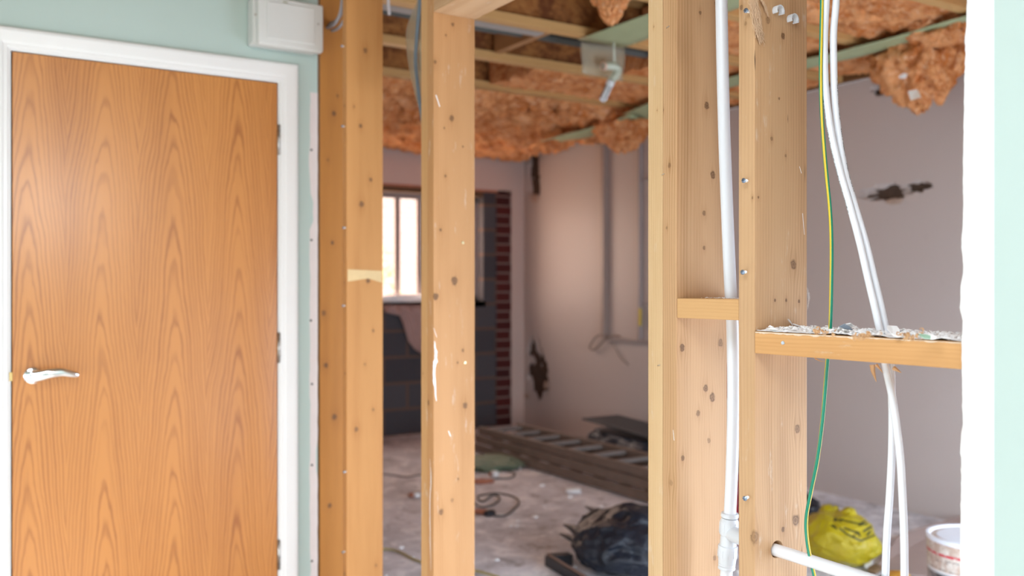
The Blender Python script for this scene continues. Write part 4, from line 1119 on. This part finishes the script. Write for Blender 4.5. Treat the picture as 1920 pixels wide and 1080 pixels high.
# ------------------------------------------------------------------ right-hand wall fittings
def wall_trunk(pxa, ya, pxb, yb, w, d, label, mat):
    a, b = onX(pxa, ya, XR), onX(pxb, yb, XR)
    if abs(a.y-b.y) < .2: bm = box(XR-d, XR-.0005, (a.y+b.y)/2-w/2, (a.y+b.y)/2+w/2, min(a.z, b.z), max(a.z, b.z), .003)
    else: bm = box(XR-d, XR-.0005, min(a.y, b.y), max(a.y, b.y), (a.z+b.z)/2-w/2, (a.z+b.z)/2+w/2, .003)
    return tag(build('wall_conduit', bm, mat, origin=(XR, (a.y+b.y)/2, min(a.z, b.z))), label, 'conduit', 'conduits on the right-hand wall')
cm = plain('taupe_conduit', (.34, .26, .225), .5, 0, .1, 8); cm2 = plain('grey_conduit', (.34, .29, .28), .5, 0, .1, 8)
wall_trunk(1137, 262, 1137, 634, .042, .045, 'wider vertical conduit on the far right-hand wall', cm)
wall_trunk(1203, 262, 1203, 640, .026, .03, 'thin vertical conduit with a yellow tag on the far right-hand wall', cm2)
wall_trunk(1140, 641, 1300, 641, .026, .03, 'horizontal conduit joining the foot of the two vertical ones', cm2)
wall_trunk(1203, 331, 1300, 331, .018, .02, 'upper short cross conduit near the yellow tag conduit', cm2)
wall_trunk(1203, 571, 1300, 571, .018, .02, 'lower short cross conduit near the yellow tag conduit', cm2)
a = onX(1200, 578, XR-.034); b = onX(1200, 611, XR-.034)
tag(build('yellow_tag', box(XR-.036, XR-.0305, a.y-.016, a.y+.016, b.z, a.z, .001), plain('yellow_label', (.55, .42, .02), .5), origin=(XR-.034, a.y, b.z)), 'small yellow tag on the thin vertical conduit', 'tag')
pts = [onX(x_, y_, XR-.03) for x_, y_ in ((1142, 634), (1132, 628), (1120, 630), (1110, 642), (1106, 652), (1113, 656), (1124, 648), (1136, 636), (1150, 630), (1162, 631))]
tag(build('cable_loop', sweep(spline(pts, 8), .007, 8), plain('taupe_cable', (.22, .17, .14), .6), origin=pts[0], smooth=True), 'loop of cable hanging at the foot of the wider conduit', 'cable')
pts = [onX(x_, y_, XR-.02) for x_, y_ in ((1146, 640), (1155, 655), (1165, 672), (1178, 684))]
tag(build('cable_loop', sweep(spline(pts, 6), .004, 8), plain('taupe_cable', (.22, .17, .14), .6), origin=pts[0], smooth=True), 'short loose wire trailing below the conduit corner', 'cable')

# ------------------------------------------------------------------ things on the floor of the stripped room
# triple ladder
LX0, LX1, LY0, LY1 = 3.58, 4.00, 3.62, 6.22
ld = empty('extension_ladder', (LX0, LY0, 0), 'worn triple section ladder lying flat along the right-hand wall', 'ladder')
for s in range(3):
    z0 = .012+s*.066; dy = (-.0, .03, .06)[s]
    for x in (LX0+s*.012, LX1-s*.012-.028):
        rl = build('rail', box(x, x+.028, LY0+dy, LY1-dy+.02, z0, z0+.058, .004), M['ladder'], parent=ld)
    for k in range(10):
        y = LY0+.13+dy+k*.255
        if y < LY1-.05:
            build('rung', box(LX0+.03+s*.012, LX1-.03-s*.012, y-.020, y+.020, z0+.018, z0+.046, .006), M['rung'], parent=ld)
for y in (LY0-.0, LY1+.02):
    pass
# dark blue sheet by the wall
c = onX(1175, 815, 4.42)
def slab(p): return Vector((p.x, p.y, max(-1, min(1, p.z*1.6))))
tag(build('folded_sheet', lump((4.40, 5.15, .10), (.42, 1.15, .20), 4, .30, 1.6, 5, flat=.001, ridge=.4, shape=slab), M['tarp'], origin=(4.4, 5.15, 0), smooth=True, sharp=math.radians(40)),
    'folded dark blue sheet lying between the ladder and the wall', 'sheet')
bm = box(4.2, 4.55, 4.5, 5.65, .215, .23, .003)
for v in bm.verts: v.co.z += (v.co.y-4.5)*.05
tag(build('dark_board', bm, plain('dark_board', (.03, .035, .045), .5), origin=(4.4, 5.0, .19)), 'thin dark board lying on the folded blue sheet', 'board')
# bin bag
bb = empty('bin_bag', (2.68, 3.28, 0), 'large crumpled black bin bag on the floor behind the doorway gap', 'bag')
cb = onZ(1160, 1012, .17)
def bagshape(p): return Vector((p.x*(1-.12*p.z), p.y*(1-.12*p.z), p.z))
bodyc = Vector((2.70, 3.25, .13))
build('bag_body', lump(bodyc, (.50, .50, .30), 21, .22, 1.3, 6, flat=.002, ridge=.5, shape=bagshape, oct=3), M['binbag'], parent=bb, smooth=True, sharp=math.radians(50))
n0 = onZ(1120, 985, .16)
build('bag_neck', lump(n0+Vector((.02, 0, -.04)), (.20, .22, .20), 23, .35, 1.5, 5, flat=.002, ridge=.5, oct=3), M['binbag'], parent=bb, smooth=True, sharp=math.radians(50))
for (a_, b_, w_) in (((1095, 1010), (1058, 984), .028), ((1100, 1030), (1050, 1000), .024), ((1130, 975), (1098, 950), .02)):
    A, B = onZ(*a_, .10), onZ(*b_, .07)
    bm = sweep([A, A.lerp(B, .5)+Vector((0, 0, .012)), B], w_, 8, rfun=lambda t: w_*(1.15-t)**.8)
    for v in bm.verts: v.co.z += .006*noise.noise(v.co*50)
    build('bag_corner', bm, M['binbag'], parent=bb, smooth=True)
# black rail
a, b = onZ(1028, 1047, .03), onZ(1090, 1085, .03); d = (b-a).normalized(); s_ = Vector((-d.y, d.x, 0))
bar = empty('metal_rail', (a.x, a.y, 0), 'black angled rail with a bare brown edge on the floor near the bin bag', 'rail')
bm = bmesh.new()
def obox(a, d, s, L, w, h, z0, bm):
    P = [a+d*i*L+s*j*w for i in (0, 1) for j in (-.5, .5)]
    vs = [bm.verts.new((p.x, p.y, z)) for z in (z0, z0+h) for p in P]
    for f in ((0, 1, 3, 2), (4, 6, 7, 5), (0, 4, 5, 1), (2, 3, 7, 6), (0, 2, 6, 4), (1, 5, 7, 3)): bm.faces.new([vs[k] for k in f])
    return bm
obox(a, d, s_, .45, .035, .045, .0, bm)
build('channel', bm, M['black'], parent=bar)
build('edge_strip', obox(a, d, s_, .45, .008, .006, .045, bmesh.new()), plain('brown_edge', (.30, .19, .15), .5), parent=bar)
build('end_piece', obox(a+d*.01, (Vector((S_*.2+C_, C_*.2-S_, 0))).normalized(), d, .10, .05, .05, .0, bmesh.new()), M['black'], parent=bar)
# extension flex with a plug
def floor_pts(L, z=.006): return [onZ(a, b, z) for a, b in L]
fx = empty('power_flex', onZ(915, 963, 0), 'dark flex with a black plug coiled on the concrete floor', 'cable')
P = floor_pts([(880, 935), (900, 950), (925, 946), (937, 934), (925, 928), (905, 940), (897, 930), (930, 925), (960, 930), (973, 940), (966, 952), (948, 966), (925, 967)])
build('cord', sweep(spline(P, 8), .0055, 8), plain('dark_flex', (.09, .085, .08), .6), parent=fx, smooth=True)
pc = onZ(918, 962, .015)
build('plug', lump(pc, (.07, .055, .04), 3, .15, 1.5, 3, flat=.001), M['black'], parent=fx, smooth=True)
P = floor_pts([(880, 880), (920, 879), (955, 884), (966, 889), (955, 896), (925, 898), (880, 903)])
tag(build('power_flex', sweep(spline(P, 8), .0055, 8), plain('grey_flex', (.16, .15, .145), .6), origin=P[0], smooth=True), 'grey flex looping on the floor just in front of the green sheet', 'cable')
P = floor_pts([(700, 1030), (730, 1030), (752, 1036), (775, 1048), (800, 1056), (850, 1062), (900, 1072), (935, 1082)])
tag(build('yellow_flex', sweep(spline(P, 8), .006, 8), plain('yellowish_flex', (.42, .36, .16), .6), origin=P[0], smooth=True), 'yellowish flex snaking over the floor at the bottom behind the studs', 'cable')
P = floor_pts([(700, 888), (730, 890), (760, 894), (790, 890), (830, 886)])
tag(build('power_flex', sweep(spline(P, 8), .0045, 8), plain('grey_flex', (.16, .15, .145), .6), origin=P[0], smooth=True), 'thin dark flex on the floor below the blockwork', 'cable')
# green sheet
P0 = onZ(930, 868, .02)
tag(build('green_sheet', lump(P0+Vector((-.05, .02, 0)), (.50, .45, .09), 9, .35, 2.0, 5, flat=.001, ridge=.5), M['greensheet'], origin=(P0.x, P0.y, 0), smooth=True, sharp=math.radians(40)), 'crumpled green sheet on the floor at the end of the ladder', 'sheet')
tag(build('dark_bundle', lump(onZ(893, 848, .07)+Vector((-.10, .12, 0)), (.20, .20, .16), 6, .35, 2, 5, flat=.001, ridge=.4), M['black'], origin=onZ(897, 858, 0), smooth=True), 'small dark bundle beside the end of the ladder', 'bundle')
# brick pieces and chips
def chunk(px, py, dims, mat, label, seed, rz=0.0, name='rubble_piece', group=None, cat='rubble'):
    c = onZ(px, py, 0)
    bm = lump(Vector((c.x, c.y, dims[2]*.4)), dims, seed, .25, 1.4, 3, flat=.0005, shape=lambda p: Vector((max(-.8, min(.8, p.x)), max(-.8, min(.8, p.y)), max(-.8, min(.8, p.z)))))
    bmesh.ops.rotate(bm, cent=c, matrix=Matrix.Rotation(rz, 3, 'Z'), verts=bm.verts)
    return tag(build(name, bm, mat, origin=c), label, cat, group)
tc_ = plain('terracotta', (.42, .16, .09), .8, 0, .2, 20)
chunk(903, 906, (.20, .10, .03), tc_, 'flat terracotta piece on the floor just right of the doubled stud', 2, -.3)
chunk(903, 962, (.10, .14, .02), tc_, 'terracotta scrap under the black plug', 3, .4)
chunk(928, 894, (.055, .05, .05), M['skim'], 'white block scrap in front of the green sheet', 4)
chunk(921, 893, (.03, .03, .04), tc_, 'tiny terracotta bit touching the white block scrap', 5)
chunk(1075, 924, (.12, .06, .035), M['skim'], 'white plaster piece lying on the floor near the ladder', 6, -.6)
chunk(781, 932, (.05, .05, .035), M['skim'], 'white chip on the floor seen left of the doubled stud', 7)
chunk(772, 932, (.04, .04, .03), tc_, 'small brown chip seen left of the doubled stud', 8)
rr = random.Random(12)
chip0 = None
for i in range(70):
    x, y = rr.uniform(1.7, 4.4), rr.uniform(2.6, 6.9)
    if LX0-.06 < x < 4.6 and y > 3.5: continue
    s = rr.uniform(.008, .026)
    if chip0 is None or i < 6:
        bm = lump((0, 0, s*.25), (s*2, s*1.6, s*.8), i, .4, 1.6, 2, flat=0.0)
        o = build('plaster_chip', bm, M['flake']); chip0 = o; protos = globals().setdefault('PROTOS', []); protos.append(o)
    else:
        o = rr.choice(PROTOS).copy(); COL.objects.link(o)
    o.location = (x, y, 0.0); o.rotation_euler.z = rr.uniform(0, 6.28)
    tag(o, 'one of the small white plaster chips strewn over the dusty concrete floor', 'rubble', 'small plaster chips strewn on the floor')

# yellow sack with black print
yc = onZ(1572, 1010, .11)
ys = empty('yellow_sack', (yc.x, yc.y, 0), 'crumpled yellow plastic sack with black print on the floor by the right-hand wall', 'bag')
def ysh(p): return Vector((p.x, p.y*(1.0-.15*p.z), p.z))
yb_ = lump(Vector((yc.x, yc.y, .115)), (.32, .38, .245), 33, .14, 1.2, 6, flat=.002, ridge=.4, shape=ysh, oct=3)
bvh = BVHTree.FromBMesh(yb_)
build('sack_body', yb_, M['yellowbag'], parent=ys, smooth=True, sharp=math.radians(50))
for (px, py, s, sd) in ((1556, 962, .075, 2), (1592, 962, .05, 3), (1530, 985, .08, 4)):
    c = onX(px, py, yc.x+.03)
    build('sack_fold', lump(c, (s*1.2, s*1.3, s), sd, .4, 1.6, 4, ridge=.4), M['yellowbag'], parent=ys, smooth=True)
def hit(px, py):
    r = ray(px, py).normalized(); h = bvh.ray_cast(EYEV, r)
    return (h[0]+h[1]*.0012, h[1]) if h[0] is not None else (None, None)
prn = plain('black_print', (.02, .025, .01), .5)
def print_line(pts, w, name='printed_mark'):
    bm = bmesh.new(); prev = None
    for (a, b), (c, d) in zip(pts, pts[1:]):
        n = max(2, int(math.hypot(c-a, d-b)/2)); prev = None
        L = math.hypot(c-a, d-b); nx, ny = -(d-b)/L, (c-a)/L
        for i in range(n+1):
            x, y = a+(c-a)*i/n, b+(d-b)*i/n
            p1, _ = hit(x+nx*w/2, y+ny*w/2); p2, _ = hit(x-nx*w/2, y-ny*w/2)
            if p1 is None or p2 is None: prev = None; continue
            q = (bm.verts.new(p1), bm.verts.new(p2))
            if prev: bm.faces.new((prev[0], prev[1], q[1], q[0]))
            prev = q
    if len(bm.faces): build(name, bm, prn, parent=ys)
    else: bm.free()
print_line([(1561, 978), (1574, 986)], 17, 'black_patch')
print_line([(1574, 974), (1590, 978), (1612, 983), (1628, 973)], 3)
print_line([(1574, 990), (1588, 1002), (1614, 1014), (1640, 1003)], 3)
print_line([(1582, 990), (1612, 1000)], 3); print_line([(1610, 985), (1626, 982)], 3); print_line([(1618, 997), (1636, 986)], 4)
print_line([(1605, 996), (1613, 1006)], 3); print_line([(1625, 1004), (1632, 996)], 4); print_line([(1598, 1008), (1606, 999)], 2)
# dark item behind the sack
p = onZ(1519, 975, .12)
tag(build('dark_bundle', lump((p.x+.16, p.y+.20, .09), (.26, .26, .20), 7, .35, 1.6, 5, flat=.001), M['black'], origin=(p.x+.16, p.y+.20, 0), smooth=True), 'dark bundle half hidden between the sharp stud and yellow sack', 'bundle')
# brownish board offcut leaning
A = [onZ(1650, 1046, .01), onZ(1760, 1085, .01)]
bm = bmesh.new()
top = [onX(1668, 1010, 3.95), onX(1752, 980, 3.95)]
v = [bm.verts.new(p) for p in (onZ(1640, 1065, .012), onZ(1775, 1085, .012), onZ(1810, 965, .05), onZ(1690, 1000, .05))]
bm.faces.new(v)
o = tag(build('board_offcut', bm, plain('pinkish_board', (.40, .30, .27), .8, 0, .1, 9), origin=onZ(1700, 1030, .012)), 'pinkish brown plasterboard offcut lying behind the thin pipes', 'board')
o.modifiers.new('thick', 'SOLIDIFY').thickness = .0125
# scraps of torn paper and lath between sack and board
for i, (px, py, dm, mt, lb, rz) in enumerate((
        (1627, 1063, (.14, .05, .03), M['skim'], 'white torn plaster scrap in front of the yellow sack', .7),
        (1560, 1052, (.12, .05, .02), plain('grey_scrap', (.26, .25, .25), .8), 'grey scrap at the foot of the yellow sack', .2),
        (1585, 1060, (.16, .08, .02), M['flake'], 'pale flat scrap below the yellow sack', .5),
        (1640, 1038, (.05, .18, .04), plain('brown_lath', (.20, .12, .06), .8), 'brown broken lath at the right of the yellow sack', -.9),
        (1640, 1072, (.12, .06, .03), plain('brown_lath', (.20, .12, .06), .8), 'brown scrap beside the white torn scrap', .4))):
    chunk(px, py, dm, mt, lb, 30+i, rz)
# work gloves / tool at the very bottom
g0 = onZ(1684, 1096, .05)
gl = empty('work_glove', (g0.x, g0.y, 0), 'orange and blue work glove on the floor at the bottom behind the thin pipes', 'glove')
om = plain('orange_knit', (.80, .42, .06), .8, 0, .15, 60, .4); bmx = plain('blue_rubber', (.10, .16, .24), .6, 0, .2, 40)
build('palm', lump(g0+Vector((0, 0, .012)), (.12, .12, .085), 3, .15, 1.5, 4), om, parent=gl, smooth=True)
gx = onZ(1722, 1100, .05)
build('palm', lump(gx, (.10, .17, .07), 4, .15, 1.5, 4), bmx, parent=gl, smooth=True)
for k in range(4):
    a = gx+Vector((-.02+.02*k, -.06, 0)); build('finger', sweep(spline([a, a+Vector((.01, -.04, .006)), a+Vector((.02, -.075, -.01))], 5), .011, 10, rfun=lambda t: .012-.003*t), bmx, parent=gl, smooth=True)
ge = onZ(1655, 1090, .05)
build('cuff', lump(ge, (.06, .05, .05), 5, .2, 1.5, 3), plain('grey_cuff', (.2, .21, .23), .7), parent=gl, smooth=True)

# tub with a worn label
bx = 1831; tz = .36
tl = onZ(1743, 1005, tz)
cx_, cy_ = (onZ(bx, 1005, tz)).x, (onZ(bx, 1005, tz)).y
rad = 87*(cx_*S_+cy_*C_)/F
tb_ = empty('plaster_tub', (cx_, cy_, 0), 'pale lidded plaster tub with a worn printed label, behind the torn plasterboard', 'tub')
def m_label():
    t = NT('worn_label'); x, y, z = t.sep(t.coords()); c = t.coords()
    n = t.noise(c, 22, 6, .7); n2 = t.noise(c, 70, 5, .7)
    col = t.mix(t.step(n, .45, .6), (.50, .36, .28), (.66, .58, .50))
    col = t.mix(t.math('MULTIPLY', t.step(n2, .58, .66), .8), col, (.78, .74, .68))
    ang = t.math('ARCTAN2', y, x)
    def band(z0, z1): return t.math('MULTIPLY', t.math('GREATER_THAN', z, z0), t.math('LESS_THAN', z, z1))
    wear = t.step(n, .62, .5)
    red = t.math('MULTIPLY', band(.302, .311), t.step(n2, .60, .52))
    col = t.mix(red, col, (.55, .03, .05))
    for z0, z1 in ((.288, .2905), (.281, .2835), (.252, .2545)):
        col = t.mix(t.math('MULTIPLY', band(z0, z1), t.step(n2, .52, .45)), col, (.03, .03, .04))
    col = t.mix(band(.236, .247), col, (.80, .78, .76)); col = t.mix(band(.2385, .2405), col, (.05, .06, .08))
    low = t.mix(t.step(t.noise(c, 14, 5, .7), .42, .58), (.07, .06, .06), (.36, .28, .25))
    col = t.mix(band(-1, .236), col, low)
    return t.out(col, .45)
build('tub_body', lathe([(0, .0), (rad*.90, .0), (rad*.93, .006), (rad*.985, tz-.02), (rad*.985, tz-.006), (0, tz-.006)], (cx_, cy_, 0), (0, 0, 1), 64), m_label(), parent=tb_, smooth=True, label='side covered by a worn beige label with red and black lines')
build('lid', lathe([(rad*.985, tz-.014), (rad*1.0, tz-.012), (rad*1.01, tz-.002), (rad*.995, tz+.002), (rad*.93, tz+.001), (rad*.90, tz-.006), (rad*.80, tz-.007), (rad*.78, tz-.003), (0, tz-.002)], (cx_, cy_, 0), (0, 0, 1), 64), plain('white_lid', (.78, .80, .86), .35), parent=tb_, smooth=True)

# red things glimpsed through the narrow gap
p = onX(1345, 915, 3.30)
tag(build('red_container', lathe([(0, 0), (.09, 0), (.10, .01), (.10, .36), (.085, .40), (.04, .41), (0, .41)], (p.x, p.y, 0), (0, 0, 1), 28), plain('crimson_plastic', (.35, .008, .03), .4), origin=(p.x, p.y, 0), smooth=True), 'crimson container glimpsed through the narrow gap left of the thick pipe', 'container')
p = onX(1360, 715, XR-.03)
tag(build('red_bracket', box(XR-.05, XR-.001, p.y-.12, p.y+.06, p.z-.12, p.z+.13, .01), plain('dull_red', (.30, .03, .02), .6), origin=(XR, p.y, p.z)), 'dull red box on the far wall glimpsed through the narrow gap', 'box')
